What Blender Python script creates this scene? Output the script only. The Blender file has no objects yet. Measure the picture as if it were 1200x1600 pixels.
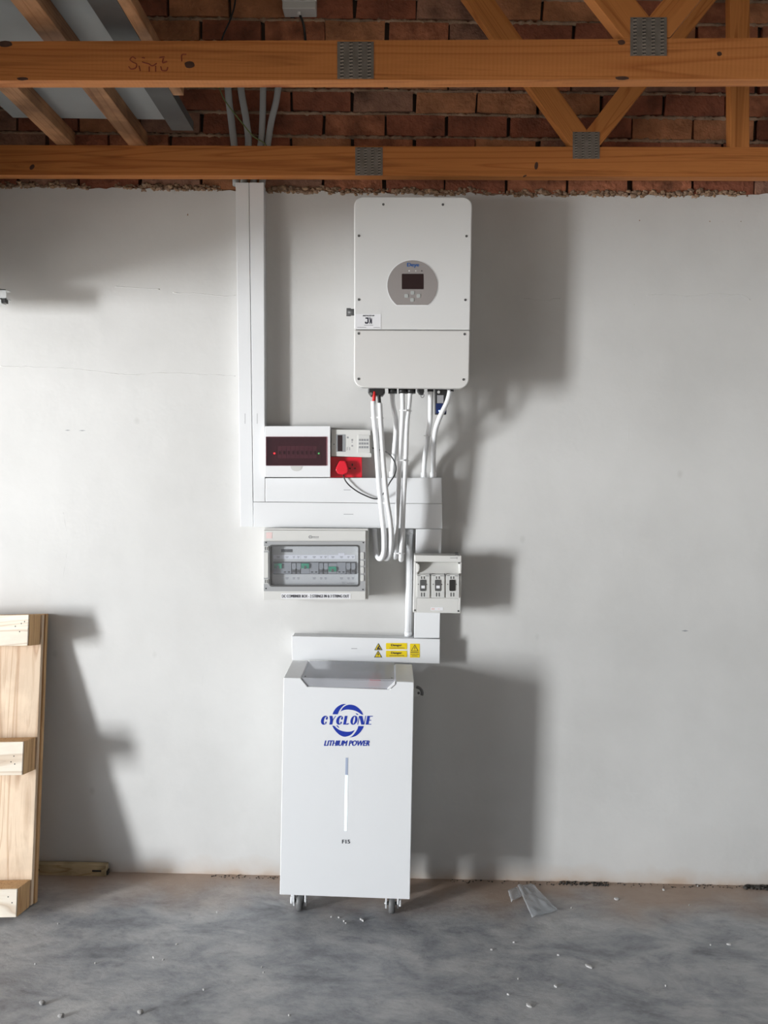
import bpy, bmesh, math, random
from mathutils import Vector, Matrix, noise
random.seed(7)
S = bpy.context.scene
COL = S.collection

# ------------------------------------------------------------------ camera
CAM = Vector((0.0, -2.87, 1.643)); FPX = 1155.0
cd = bpy.data.cameras.new('camera'); cam = bpy.data.objects.new('camera', cd); COL.objects.link(cam)
cd.sensor_fit = 'VERTICAL'; cd.sensor_height = 36; cd.lens = FPX/1600*36; cd.clip_start = 0.05
PITCH, YAW, ROLL = math.atan(70/FPX), math.atan(10/FPX), 0.0165
RM = Matrix.Rotation(YAW, 3, 'Z') @ Matrix.Rotation(math.pi/2-PITCH, 3, 'X') @ Matrix.Rotation(ROLL, 3, 'Z')
cam.matrix_world = Matrix.Translation(CAM) @ RM.to_4x4()
S.camera = cam

# ------------------------------------------------------------------ world, sun, daylight through the side door, added fill from the rear
w = bpy.data.worlds.new('sky'); S.world = w; w.use_nodes = True
w.node_tree.nodes['Background'].inputs[0].default_value = (0.80, 0.88, 1.0, 1)
w.node_tree.nodes['Background'].inputs[1].default_value = 0.22
def lamp(name, kind, loc, direction, energy, color, **kw):
    d = bpy.data.lights.new(name, kind); d.energy = energy; d.color = color
    for k, v in kw.items(): setattr(d, k, v)
    o = bpy.data.objects.new(name, d); COL.objects.link(o); o.location = loc
    o.rotation_euler = Vector(direction).to_track_quat('-Z', 'Y').to_euler()
    return o
lamp('sun', 'SUN', (-8, -2, 8), (0.62, 0.16, -0.78), 10, (1.0, 0.93, 0.82), angle=0.01)
lamp('daylight_street', 'AREA', (-9.5, -6.02, 1.47), (0.845, 0.535, 0.0), 1500, (0.955, 0.98, 1.0), shape='RECTANGLE', size=0.95, size_y=2.9)
lamp('daylight_side_door', 'AREA', (-3.95, -2.3, 1.06), (1, 0, 0.0), 64, (0.84, 0.92, 1.0), shape='RECTANGLE', size=4.2, size_y=2.04)
lamp('rear_fill', 'AREA', (0.6, -6.2, 1.05), (0, 1, 0.0), 3.5, (0.93, 0.97, 1.0), shape='RECTANGLE', size=4.0, size_y=2.0)  # soft fill lamp added behind the camera, in an assumed rear opening
S.view_settings.view_transform = 'Standard'; S.view_settings.look = 'None'
S.view_settings.gamma = 1; S.view_settings.use_curve_mapping = False
S.view_settings.exposure = 0.0

# ------------------------------------------------------------------ measuring helpers (photo measurement -> place in the room)
def ray(x, y): return RM @ Vector(((x-600)/FPX, -(y-800)/FPX, -1.0))
def W(x, y, Y=0.0):
    d = ray(x, y); t = (Y-CAM.y)/d.y; p = CAM + d*t; return (p.x, p.z)
def P3(x, y, Y=0.0): a = W(x, y, Y); return Vector((a[0], Y, a[1]))
def F(x, y, z=0.0):
    d = ray(x, y); t = (z-CAM.z)/d.z; return CAM + d*t
def rr(x0, y0, x1, y1, r=0, n=5, corners='abcd'):
    if r <= 0: return [(x0,y0),(x1,y0),(x1,y1),(x0,y1)]
    out = []
    for c, (cx, cy, a0) in zip('abcd', [(x0+r,y0+r,180),(x1-r,y0+r,270),(x1-r,y1-r,0),(x0+r,y1-r,90)]):
        if c in corners:
            for k in range(n+1):
                a = math.radians(a0+90*k/n); out.append((cx+r*math.cos(a), cy+r*math.sin(a)))
        else:
            out.append({'a':(x0,y0),'b':(x1,y0),'c':(x1,y1),'d':(x0,y1)}[c])
    return out
def circ(cx, cy, r, n=20, a0=0, a1=360): return [(cx+r*math.cos(math.radians(a0+(a1-a0)*k/n)), cy+r*math.sin(math.radians(a0+(a1-a0)*k/n))) for k in range(n)]
def smooth(pts, step=0.01):
    pts = [Vector(p) for p in pts]; q = [2*pts[0]-pts[1]] + pts + [2*pts[-1]-pts[-2]]; out = []
    for i in range(1, len(q)-2):
        L = (q[i+1]-q[i]).length; n = max(1, int(L/step))
        for k in range(n):
            t = k/n; a, b, c, d = q[i-1], q[i], q[i+1], q[i+2]
            out.append(0.5*((2*b)+(c-a)*t+(2*a-5*b+4*c-d)*t*t+(3*b-a-3*c+d)*t**3))
    out.append(pts[-1]); return out

# ------------------------------------------------------------------ mesh builder
ORG = {}
class MB:
    def __init__(s): s.v = []; s.f = []; s.m = []; s.mi = 0; s.sm = []
    def face(s, idx, smooth=False): s.f.append(idx); s.m.append(s.mi); s.sm.append(smooth)
    def prism(s, xz, y0, y1):                       # outline (x,z) from y0 (front) to y1 (back)
        n = len(xz); b = len(s.v)
        area = sum(xz[i][0]*xz[(i+1)%n][1]-xz[(i+1)%n][0]*xz[i][1] for i in range(n))
        if area < 0: xz = list(reversed(xz))
        for x, z in xz: s.v.append(Vector((x, y0, z)))
        for x, z in xz: s.v.append(Vector((x, y1, z)))
        s.face(tuple(range(b, b+n))); s.face(tuple(range(b+2*n-1, b+n-1, -1)))
        for i in range(n): j = (i+1) % n; s.face((b+i, b+n+i, b+n+j, b+j))
        return s
    def px(s, pts, Y, t): return s.prism([W(x, y, Y) for x, y in pts], Y, Y+t)
    def box(s, x0, x1, y0, y1, z0, z1): return s.prism([(x0,z0),(x1,z0),(x1,z1),(x0,z1)], y0, y1)
    def tube(s, pts, r, n=12, ridge=0, cap=True):
        pts = [Vector(p) for p in pts]; b = len(s.v); N = len(pts); up = None
        for i, p in enumerate(pts):
            t = (pts[min(i+1,N-1)]-pts[max(i-1,0)]).normalized()
            if up is None: up = t.orthogonal().normalized()
            up = (up - t*up.dot(t)).normalized(); sd = t.cross(up)
            rad = r[i] if isinstance(r, (list, tuple)) else r
            if ridge and i % 2: rad *= 1-ridge
            for k in range(n):
                a = 2*math.pi*k/n; s.v.append(p + (up*math.cos(a)+sd*math.sin(a))*rad)
        for i in range(N-1):
            for k in range(n):
                k2 = (k+1) % n; s.face((b+i*n+k, b+i*n+k2, b+(i+1)*n+k2, b+(i+1)*n+k), True)
        if cap:
            s.face(tuple(range(b+n-1, b-1, -1))); s.face(tuple(range(b+(N-1)*n, b+N*n)))
        return s
    def cyl(s, p0, p1, r, n=16): return s.tube([p0, p1], r, n)
    def blob(s, c, rx, ry, rz, seed=0, rough=.25, n=8, m=5):
        b = len(s.v)
        for i in range(m+1):
            th = math.pi*i/m
            for k in range(n):
                a = 2*math.pi*k/n; d = Vector((math.sin(th)*math.cos(a), math.sin(th)*math.sin(a), math.cos(th)))
                q = 1+rough*noise.noise(d*2.1+Vector((seed*3.7, seed, 1)))*2
                s.v.append(Vector(c)+Vector((d.x*rx*q, d.y*ry*q, d.z*rz*q)))
        for i in range(m):
            for k in range(n):
                k2 = (k+1) % n; s.face((b+i*n+k, b+(i+1)*n+k, b+(i+1)*n+k2, b+i*n+k2), True)
        return s
    def text(s, txt, x0, y0, x1, y1, Y, shear=0.0, bold=0.0, th=0.0006, vert=False):
        c = bpy.data.curves.new('t', 'FONT'); c.body = txt; c.shear = shear; c.resolution_u = 3
        o = bpy.data.objects.new('t', c); COL.objects.link(o); dg = bpy.context.evaluated_depsgraph_get()
        me = bpy.data.meshes.new_from_object(o.evaluated_get(dg))
        vs = [v.co.copy() for v in me.vertices]
        if vert: vs = [Vector((-v.y, v.x, 0)) for v in vs]
        a0 = min(v.x for v in vs); a1 = max(v.x for v in vs); b0 = min(v.y for v in vs); b1 = max(v.y for v in vs)
        b = len(s.v)
        em = (y1-y0) if not vert else (x1-x0)
        for q, (ox, oy) in enumerate([(0,0)] if not bold else [(0,0),(1,0),(-1,0),(.5,.6),(-.5,-.6)]):
            b = len(s.v); d = bold*em; tq = th+.00005*q
            for v in vs:
                X, Z = W(x0+d+(v.x-a0)/(a1-a0)*(x1-x0-2*d)+ox*d, y1-(v.y-b0)/(b1-b0)*(y1-y0)+oy*d*.5, Y-tq)
                s.v.append(Vector((X, Y-tq, Z)))
            for p in me.polygons: s.face(tuple(b+i for i in p.vertices))
        bpy.data.objects.remove(o); bpy.data.curves.remove(c); bpy.data.meshes.remove(me)
        return s
    def build(s, name, mats, parent=None, bevel=0.0, roty=0.0, origin=None, seg=2):
        if not isinstance(mats, (list, tuple)): mats = [mats]
        if parent is not None: pw = ORG[parent.name]
        else: pw = Vector((0,0,0))
        if origin is None:
            if parent is None:
                xs = [v.x for v in s.v]; ys = [v.y for v in s.v]; zs = [v.z for v in s.v]
                origin = Vector(((min(xs)+max(xs))/2, (min(ys)+max(ys))/2, min(zs)))
            else: origin = pw.copy()
            if roty:
                origin = sum(s.v, Vector())/len(s.v)
        me = bpy.data.meshes.new(name)
        R = Matrix.Rotation(-roty, 3, 'Y')
        me.from_pydata([R @ (v-origin) for v in s.v], [], s.f)
        for m in mats: me.materials.append(m)
        me.polygons.foreach_set('material_index', s.m); me.polygons.foreach_set('use_smooth', s.sm)
        me.update()
        o = bpy.data.objects.new(name, me); COL.objects.link(o)
        o.location = origin - pw; o.rotation_euler = (0, roty, 0)
        if parent is not None: o.parent = parent
        ORG[o.name] = origin
        if bevel > 0:
            md = o.modifiers.new('bevel', 'BEVEL'); md.width = bevel; md.segments = seg; md.limit_method = 'ANGLE'; md.angle_limit = math.radians(40)
        return o
def tag(o, label=None, cat=None, group=None, kind=None):
    if label: o['label'] = label
    if cat: o['category'] = cat
    if group: o['group'] = group
    if kind: o['kind'] = kind
    return o
def thing(name, loc, label, cat, group=None):
    o = bpy.data.objects.new(name, None); COL.objects.link(o); o.location = loc; o.empty_display_size = .05
    ORG[o.name] = Vector(loc); return tag(o, label, cat, group)
def M(): return MB()

# ------------------------------------------------------------------ materials
def mat(name, col, rough=.5, metal=0, bump=0, bscale=40, var=0, vscale=5, spec=.5, emit=None, es=0, alpha=1, coat=0):
    m = bpy.data.materials.new(name); m.use_nodes = True; nt = m.node_tree; b = nt.nodes['Principled BSDF']
    b.inputs['Base Color'].default_value = (*col, 1); b.inputs['Roughness'].default_value = rough
    b.inputs['Metallic'].default_value = metal; b.inputs['Specular IOR Level'].default_value = spec
    b.inputs['Coat Weight'].default_value = coat; b.inputs['Alpha'].default_value = alpha
    if emit: b.inputs['Emission Color'].default_value = (*emit, 1); b.inputs['Emission Strength'].default_value = es
    tc = nt.nodes.new('ShaderNodeTexCoord')
    if var:
        n = nt.nodes.new('ShaderNodeTexNoise'); n.inputs['Scale'].default_value = vscale; n.inputs['Detail'].default_value = 6
        nt.links.new(tc.outputs['Object'], n.inputs['Vector'])
        r = nt.nodes.new('ShaderNodeValToRGB'); r.color_ramp.elements[0].position = .3; r.color_ramp.elements[1].position = .7
        r.color_ramp.elements[0].color = (*[c*(1-var) for c in col], 1); r.color_ramp.elements[1].color = (*[min(1, c*(1+var)) for c in col], 1)
        nt.links.new(n.outputs['Fac'], r.inputs['Fac']); nt.links.new(r.outputs['Color'], b.inputs['Base Color'])
    if bump:
        n2 = nt.nodes.new('ShaderNodeTexNoise'); n2.inputs['Scale'].default_value = bscale; n2.inputs['Detail'].default_value = 8
        nt.links.new(tc.outputs['Object'], n2.inputs['Vector'])
        bp = nt.nodes.new('ShaderNodeBump'); bp.inputs['Strength'].default_value = bump; bp.inputs['Distance'].default_value = .01
        nt.links.new(n2.outputs['Fac'], bp.inputs['Height']); nt.links.new(bp.outputs['Normal'], b.inputs['Normal'])
    return m
def N(nt, typ, **kw):
    n = nt.nodes.new(typ)
    for k, v in kw.items(): n.inputs[k].default_value = v
    return n
def ramp(nt, src, stops):
    r = nt.nodes.new('ShaderNodeValToRGB'); e = r.color_ramp.elements
    while len(e) < len(stops): e.new(.5)
    for el, (p, c) in zip(e, stops): el.position = p; el.color = (*c, 1) if len(c) == 3 else c
    nt.links.new(src, r.inputs['Fac']); return r.outputs['Color']
def mixc(nt, fac, a, b, mode='MIX'):
    m = nt.nodes.new('ShaderNodeMix'); m.data_type = 'RGBA'; m.blend_type = mode
    for sock, v in ((0, fac), (6, a), (7, b)):
        if hasattr(v, 'is_linked'): nt.links.new(v, m.inputs[sock])
        else: m.inputs[sock].default_value = v if sock == 0 else (*v, 1)
    return m.outputs[2]
def wood(name, c0, c1, ax=(1.2, 30, 30), rough=.6, dirt=.0, saw=0.0, knots=True):
    m = bpy.data.materials.new(name); m.use_nodes = True; nt = m.node_tree; L = nt.links; b = nt.nodes['Principled BSDF']
    tc = nt.nodes.new('ShaderNodeTexCoord'); oi = nt.nodes.new('ShaderNodeObjectInfo')
    ad = nt.nodes.new('ShaderNodeVectorMath'); ad.operation = 'ADD'; L.new(tc.outputs['Object'], ad.inputs[0])
    sc = nt.nodes.new('ShaderNodeVectorMath'); sc.operation = 'SCALE'; sc.inputs[0].default_value = (7, 3, 5); L.new(oi.outputs['Random'], sc.inputs['Scale']); L.new(sc.outputs[0], ad.inputs[1])
    mp = nt.nodes.new('ShaderNodeMapping'); mp.inputs['Scale'].default_value = ax; L.new(ad.outputs[0], mp.inputs['Vector'])
    n1 = N(nt, 'ShaderNodeTexNoise', Scale=1.0, Detail=7.0, Roughness=.6, Distortion=1.0); L.new(mp.outputs[0], n1.inputs['Vector'])
    c = ramp(nt, n1.outputs['Fac'], [(.30, c0), (.48, c1), (.56, tuple(.8*x+.2*y for x, y in zip(c1, c0))), (.75, c1)])
    mp2 = nt.nodes.new('ShaderNodeMapping'); mp2.inputs['Scale'].default_value = tuple(a*.25 for a in ax); L.new(ad.outputs[0], mp2.inputs['Vector'])
    n2 = N(nt, 'ShaderNodeTexNoise', Scale=1.0, Detail=2.0, Distortion=.6); L.new(mp2.outputs[0], n2.inputs['Vector'])
    wv = nt.nodes.new('ShaderNodeMath'); wv.operation = 'MULTIPLY'; wv.inputs[1].default_value = 14; L.new(n2.outputs['Fac'], wv.inputs[0])
    fr = nt.nodes.new('ShaderNodeMath'); fr.operation = 'FRACT'; L.new(wv.outputs[0], fr.inputs[0])
    g = ramp(nt, fr.outputs[0], [(0, (.62,.5,.42)), (.12, (1,1,1)), (.8, (1,1,1)), (1, (.72,.6,.5))])
    c = mixc(nt, .75, c, g, 'MULTIPLY')
    if knots:
        mp3 = nt.nodes.new('ShaderNodeMapping'); mp3.inputs['Scale'].default_value = tuple(2.0 if a < 10 else 7 for a in ax); L.new(ad.outputs[0], mp3.inputs['Vector'])
        v = N(nt, 'ShaderNodeTexVoronoi', Scale=1.0); L.new(mp3.outputs[0], v.inputs['Vector'])
        k = ramp(nt, v.outputs['Distance'], [(.05, (.16,.08,.04)), (.09, (.6,.42,.3)), (.13, (1,1,1)), (1, (1,1,1))])
        c = mixc(nt, .9, c, k, 'MULTIPLY')
    if dirt:
        n3 = N(nt, 'ShaderNodeTexNoise', Scale=6.0, Detail=6.0); L.new(ad.outputs[0], n3.inputs['Vector'])
        d = ramp(nt, n3.outputs['Fac'], [(.42, (.35,.33,.32)), (.6, (1,1,1))]); c = mixc(nt, dirt, c, d, 'MULTIPLY')
    L.new(c, b.inputs['Base Color']); b.inputs['Roughness'].default_value = rough; b.inputs['Specular IOR Level'].default_value = .3
    bp = N(nt, 'ShaderNodeBump', Strength=.25, Distance=.002); L.new(n1.outputs['Fac'], bp.inputs['Height'])
    if saw:
        wt = nt.nodes.new('ShaderNodeTexWave'); wt.inputs['Scale'].default_value = 28; wt.inputs['Distortion'].default_value = .6; L.new(tc.outputs['Object'], wt.inputs['Vector'])
        bp2 = N(nt, 'ShaderNodeBump', Strength=saw, Distance=.002); L.new(wt.outputs['Fac'], bp2.inputs['Height']); L.new(bp.outputs[0], bp2.inputs['Normal']); L.new(bp2.outputs[0], b.inputs['Normal'])
    else: L.new(bp.outputs[0], b.inputs['Normal'])
    return m

def plaster_mat():
    m = bpy.data.materials.new('painted_plaster'); m.use_nodes = True; nt = m.node_tree; L = nt.links; b = nt.nodes['Principled BSDF']
    tc = nt.nodes.new('ShaderNodeTexCoord'); ob = tc.outputs['Object']
    n = N(nt, 'ShaderNodeTexNoise', Scale=1.6, Detail=7.0, Roughness=.55); L.new(ob, n.inputs['Vector'])
    c = ramp(nt, n.outputs['Fac'], [(.3, (.57,.565,.55)), (.5, (.62,.615,.60)), (.72, (.66,.655,.64))])
    # dusty brown splash just above the floor and stains under the ragged top edge
    sp = nt.nodes.new('ShaderNodeSeparateXYZ'); L.new(ob, sp.inputs[0])
    n4 = N(nt, 'ShaderNodeTexNoise', Scale=9.0, Detail=6.0); L.new(ob, n4.inputs['Vector'])
    ma = nt.nodes.new('ShaderNodeMath'); ma.operation = 'MULTIPLY_ADD'; ma.inputs[1].default_value = .10; L.new(n4.outputs['Fac'], ma.inputs[0]); L.new(sp.outputs['Z'], ma.inputs[2])
    k = ramp(nt, ma.outputs[0], [(.03, (1,1,1)), (.065, (.35,.35,.35)), (.12, (0,0,0))]); c = mixc(nt, k, c, (.50,.37,.27))
    # scattered scuffs
    mp = nt.nodes.new('ShaderNodeMapping'); mp.inputs['Scale'].default_value = (3.2, 3.2, 2.2); L.new(ob, mp.inputs[0])
    v = N(nt, 'ShaderNodeTexVoronoi', Scale=1.3); L.new(mp.outputs[0], v.inputs['Vector'])
    k2 = ramp(nt, v.outputs['Distance'], [(.0, (.72,.71,.70)), (.035, (.86,.86,.85)), (.06, (1,1,1))]); c = mixc(nt, .5, c, k2, 'MULTIPLY')
    L.new(c, b.inputs['Base Color']); b.inputs['Roughness'].default_value = .62; b.inputs['Specular IOR Level'].default_value = .3
    n1 = N(nt, 'ShaderNodeTexNoise', Scale=2.5, Detail=5.0); L.new(ob, n1.inputs['Vector'])
    b1 = N(nt, 'ShaderNodeBump', Strength=.4, Distance=.02); L.new(n1.outputs['Fac'], b1.inputs['Height'])
    n2 = N(nt, 'ShaderNodeTexNoise', Scale=22.0, Detail=9.0, Roughness=.6, Distortion=.6); L.new(ob, n2.inputs['Vector'])
    b2 = N(nt, 'ShaderNodeBump', Strength=.12, Distance=.005); L.new(n2.outputs['Fac'], b2.inputs['Height']); L.new(b1.outputs[0], b2.inputs['Normal']); L.new(b2.outputs[0], b.inputs['Normal'])
    return m
def concrete_mat():
    m = bpy.data.materials.new('power_floated_concrete'); m.use_nodes = True; nt = m.node_tree; L = nt.links; b = nt.nodes['Principled BSDF']
    tc = nt.nodes.new('ShaderNodeTexCoord'); ob = tc.outputs['Object']
    mp = nt.nodes.new('ShaderNodeMapping'); mp.inputs['Rotation'].default_value = (0,0,.5); mp.inputs['Scale'].default_value = (1.0, 1.9, 1); L.new(ob, mp.inputs[0]); ov = mp.outputs[0]
    n = N(nt, 'ShaderNodeTexNoise', Scale=3.4, Detail=10.0, Roughness=.68, Distortion=.4); L.new(ov, n.inputs['Vector'])
    c = ramp(nt, n.outputs['Fac'], [(.34, (.19,.197,.21)), (.46, (.315,.325,.342)), (.56, (.42,.423,.43)), (.68, (.52,.517,.51))])
    n2 = N(nt, 'ShaderNodeTexNoise', Scale=14.0, Detail=9.0, Roughness=.75, Distortion=.25); L.new(ov, n2.inputs['Vector'])
    c = mixc(nt, .7, c, ramp(nt, n2.outputs['Fac'], [(.32, (.5,.5,.51)), (.42, (.82,.82,.83)), (.52, (1,1,1)), (.8, (1,1,1))]), 'MULTIPLY')
    n3 = N(nt, 'ShaderNodeTexNoise', Scale=34.0, Detail=6.0, Roughness=.7, Distortion=.4); L.new(ov, n3.inputs['Vector'])
    c = mixc(nt, ramp(nt, n3.outputs['Fac'], [(.62, (0,0,0)), (.72, (.6,.6,.6))]), c, (.52,.51,.50))
    # reddish dust gathered along the foot of the wall
    sp = nt.nodes.new('ShaderNodeSeparateXYZ'); L.new(ob, sp.inputs[0])
    n4 = N(nt, 'ShaderNodeTexNoise', Scale=3.0, Detail=7.0); L.new(ob, n4.inputs['Vector'])
    ma = nt.nodes.new('ShaderNodeMath'); ma.operation = 'MULTIPLY_ADD'; ma.inputs[1].default_value = .55; L.new(n4.outputs['Fac'], ma.inputs[0]); L.new(sp.outputs['Y'], ma.inputs[2])
    k = ramp(nt, ma.outputs[0], [(.0, (0,0,0)), (.14, (.42,.42,.42)), (.24, (.8,.8,.8))]); c = mixc(nt, k, c, (.37,.255,.18))
    L.new(c, b.inputs['Base Color'])
    L.new(ramp(nt, n.outputs['Fac'], [(.3, (.30,.30,.30)), (.7, (.5,.5,.5))]), b.inputs['Roughness']); b.inputs['Specular IOR Level'].default_value = .45
    bp = N(nt, 'ShaderNodeBump', Strength=.35, Distance=.006); L.new(n2.outputs['Fac'], bp.inputs['Height']); L.new(bp.outputs[0], b.inputs['Normal'])
    return m

MT = {}
MT['plaster'] = plaster_mat(); MT['concrete'] = concrete_mat()
BR = [mat('brick_a', (.33,.12,.06), .9, bump=1.0, bscale=45, var=.5, vscale=16), mat('brick_b', (.26,.085,.045), .9, bump=.8, bscale=60, var=.4, vscale=10),
      mat('brick_c', (.40,.17,.08), .9, bump=.8, bscale=60, var=.35, vscale=12), mat('brick_d', (.29,.15,.10), .9, bump=.8, bscale=60, var=.5, vscale=9)]
MT['mortar'] = mat('mortar', (.33,.22,.15), .95, bump=1, bscale=70, var=.4, vscale=12)
MT['mortar_l'] = mat('mortar_ridge', (.36,.23,.14), .95, bump=1, bscale=90, var=.45, vscale=18)
MT['dark'] = mat('joint_dark', (.05,.035,.028), .95)
MT['pine'] = wood('pine_beam', (.30,.10,.025), (.50,.185,.05), saw=.0)
MT['pinesaw'] = wood('pine_beam_sawn', (.33,.115,.03), (.52,.195,.055), saw=.12)
MT['pineweb'] = wood('pine_web', (.34,.12,.03), (.52,.20,.055), knots=False)
MT['batten'] = wood('dirty_batten', (.25,.12,.05), (.46,.24,.12), ax=(28, 1.5, 28), dirt=.8)
MT['palletw'] = wood('pallet_board', (.56,.39,.26), (.76,.60,.44), ax=(22, 22, 2.2), dirt=.25)
MT['palletb'] = wood('pallet_block', (.70,.58,.44), (.86,.78,.66), ax=(2.0, 24, 24), dirt=.2)
MT['plyend'] = wood('pallet_end', (.34,.19,.08), (.64,.41,.21), ax=(60, 60, 2), knots=False)
MT['knot'] = mat('knot', (.07,.03,.018), .6, var=.3, vscale=60)
MT['redpen'] = mat('red_crayon', (.23,.045,.02), .8)
MT['galv'] = mat('galvanised_steel', (.30,.27,.24), .5, .75, bump=.2, bscale=80, var=.2, vscale=30)
MT['galv_t'] = mat('galvanised_teeth', (.62,.55,.48), .4, .7)
MT['sheet'] = mat('grey_sheet', (.27,.28,.275), .6, 0, var=.15, vscale=3)
MT['steel'] = mat('grey_painted_steel', (.075,.075,.072), .5, .2, var=.25, vscale=8)
MT['railm'] = mat('zinc_rail', (.70,.71,.70), .35, .6)
MT['white'] = mat('white_powder_coat', (.80,.81,.82), .42, bump=.02, bscale=300)
MT['trunk'] = mat('white_pvc', (.78,.79,.80), .45)
MT['trunk2'] = mat('white_pvc_base', (.66,.67,.68), .5)
MT['inv'] = mat('inverter_grey_white', (.70,.70,.69), .5, bump=.03, bscale=400)
MT['inv2'] = mat('inverter_lower_cover', (.68,.67,.65), .5, bump=.03, bscale=400)
MT['alu'] = mat('heatsink_aluminium', (.50,.50,.50), .45, .6)
MT['panel'] = mat('display_surround', (.30,.275,.265), .45)
MT['lcd'] = mat('display_glass', (.035,.022,.022), .12, spec=.6)
MT['button'] = mat('grey_button', (.42,.44,.43), .3)
MT['black'] = mat('black_plastic', (.022,.022,.022), .4)
MT['darkg'] = mat('dark_grey_plastic', (.09,.09,.09), .45)
MT['midg'] = mat('mid_grey_plastic', (.30,.31,.32), .45)
MT['lightg'] = mat('light_grey_plastic', (.60,.60,.58), .45)
MT['lightg2'] = mat('switch_grey_plastic', (.66,.655,.63), .45)
MT['inkblue'] = mat('blue_ink', (.008,.035,.36), .5)
MT['deye'] = mat('light_blue_ink', (.02,.10,.33), .5)
MT['ink'] = mat('dark_ink', (.03,.03,.045), .6)
MT['greyink'] = mat('grey_ink', (.30,.30,.31), .6)
MT['paper'] = mat('white_label', (.80,.80,.82), .5)
MT['pink'] = mat('pink_label', (.78,.60,.58), .5)
MT['yellow'] = mat('yellow_label', (.83,.62,.01), .45)
MT['red'] = mat('red_plastic', (.72,.012,.03), .3, coat=.3)
MT['redc'] = mat('red_cable', (.62,.02,.02), .4)
MT['green'] = mat('green_toggle', (.02,.30,.17), .4)
MT['conduit'] = mat('white_flexible_conduit', (.82,.83,.84), .35)
MT['conduit2'] = mat('grey_conduit', (.42,.43,.43), .5)
MT['tie'] = mat('cable_tie', (.86,.86,.86), .4)
MT['rubber'] = mat('wheel_rubber', (.13,.13,.13), .5)
MT['chrome'] = mat('zinc_plated', (.55,.55,.53), .3, .9)
MT['dongle'] = mat('dark_blue_plastic', (.012,.025,.10), .3)
MT['ledblue'] = mat('led_blue', (.2,.4,1), emit=(.25,.5,1), es=6)
MT['ledred'] = mat('led_red', (1,.1,.1), emit=(1,.06,.06), es=6)
MT['ledgreen'] = mat('led_green', (.1,1,.3), emit=(.08,1,.25), es=3.5)
MT['ledbar'] = mat('led_bar_lit', (.8,.95,1), emit=(.86,1,1), es=.9)
MT['ledbar0'] = mat('led_bar_unlit', (.42,.48,.62), .3)
MT['chip'] = mat('plaster_chip', (.50,.49,.48), .8)
MT['pebble'] = mat('pebble', (.30,.29,.28), .8, bump=.5)
MT['dirt'] = mat('dark_dirt', (.05,.045,.04), .95, bump=1)
MT['level'] = wood('yellowed_level', (.40,.30,.16), (.58,.47,.29), ax=(3,40,40), knots=False, dirt=.6)
MT['ground'] = mat('outside_paving', (.50,.44,.37), .9, var=.2, vscale=2)
MT['rough_wall'] = mat('unplastered_brown_wall', (.17,.11,.08), .9, bump=.6, bscale=20, var=.3, vscale=4)
MT['door_paint'] = mat('brown_door_paint', (.13,.10,.08), .5)
MT['roof'] = mat('roof_underside', (.16,.15,.14), .8, var=.2)
MT['wire'] = mat('earth_wire', (.20,.26,.10), .5)
def clear(name, tint, alpha, rough=.15):
    m = bpy.data.materials.new(name); m.use_nodes = True; nt = m.node_tree; b = nt.nodes['Principled BSDF']
    tr = nt.nodes.new('ShaderNodeBsdfTransparent'); tr.inputs[0].default_value = (*tint, 1)
    b.inputs['Base Color'].default_value = (*[c*.9 for c in tint], 1); b.inputs['Roughness'].default_value = rough
    mx = nt.nodes.new('ShaderNodeMixShader'); mx.inputs[0].default_value = alpha
    nt.links.new(tr.outputs[0], mx.inputs[1]); nt.links.new(b.outputs[0], mx.inputs[2]); nt.links.new(mx.outputs[0], nt.nodes['Material Output'].inputs[0])
    return m
MT['smoke'] = clear('smoked_window', (.62,.42,.46), .06, .08)
MT['tinted'] = clear('tinted_clear_window', (.93,.94,.96), .05, .1)
MT['doorgrey'] = clear('tinted_door_rim', (.55,.56,.57), .75, .25)
MT['frost'] = clear('frosted_cover', (.84,.85,.88), .34, .3)
MT['film'] = clear('clear_film', (.92,.94,.96), .30, .18)

# ================================================================== THE SETTING
def struct(mb, name, mats, bevel=0): 
    o = mb.build(name, mats, origin=Vector((0,0,0)), bevel=bevel); return tag(o, kind='structure')
# plastered back wall with a ragged upper edge
def raggedz(x):
    zt = W(600 + x*402, 298 + 7*math.sin(x*1.1+.6), 0)[1]
    return zt + .010*noise.noise(Vector((x*9, 1, 0))) + .007*noise.noise(Vector((x*34, 5, 0)))
m = M(); xs = [-3.8 + 7.2*i/720 for i in range(721)]
m.prism([(-3.8, -.02), (3.4, -.02)] + [(x, raggedz(x)) for x in reversed(xs)], 0, .02)
def ridge(pts, r, seed, jit=.004):           # little raised ridges of plaster
    q = smooth([P3(x, y, .0006) for x, y in pts], .008)
    q = [p + Vector((0, 0, jit*noise.noise(p*55+Vector((seed,0,0))))) for p in q]
    m.tube(q, [max(.0004, r*(.45+.9*abs(noise.noise(p*38+Vector((seed,9,0)))))) for p in q], 6)
for a in [[(0,572),(60,574),(120,577),(200,586),(250,583),(330,586),(368,588)], [(270,457),(320,460),(345,463),(368,462)], [(180,447),(200,449),(250,452)],
          [(1010,462),(1040,460),(1070,463),(1100,460),(1120,460),(1160,462),(1172,469)], [(815,466),(850,470),(875,466)]]: ridge(a, .0026, len(a))
for a in [[(991,475),(987,560),(983,640),(981,715)], [(977,790),(973,860),(970,905)], [(318,992),(318,1040),(315,1076)], [(99,800),(105,850),(98,905)], [(730,722),(770,734)]]: ridge(a, .0012, 3)
struct(m, 'wall_back', MT['plaster'])
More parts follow.
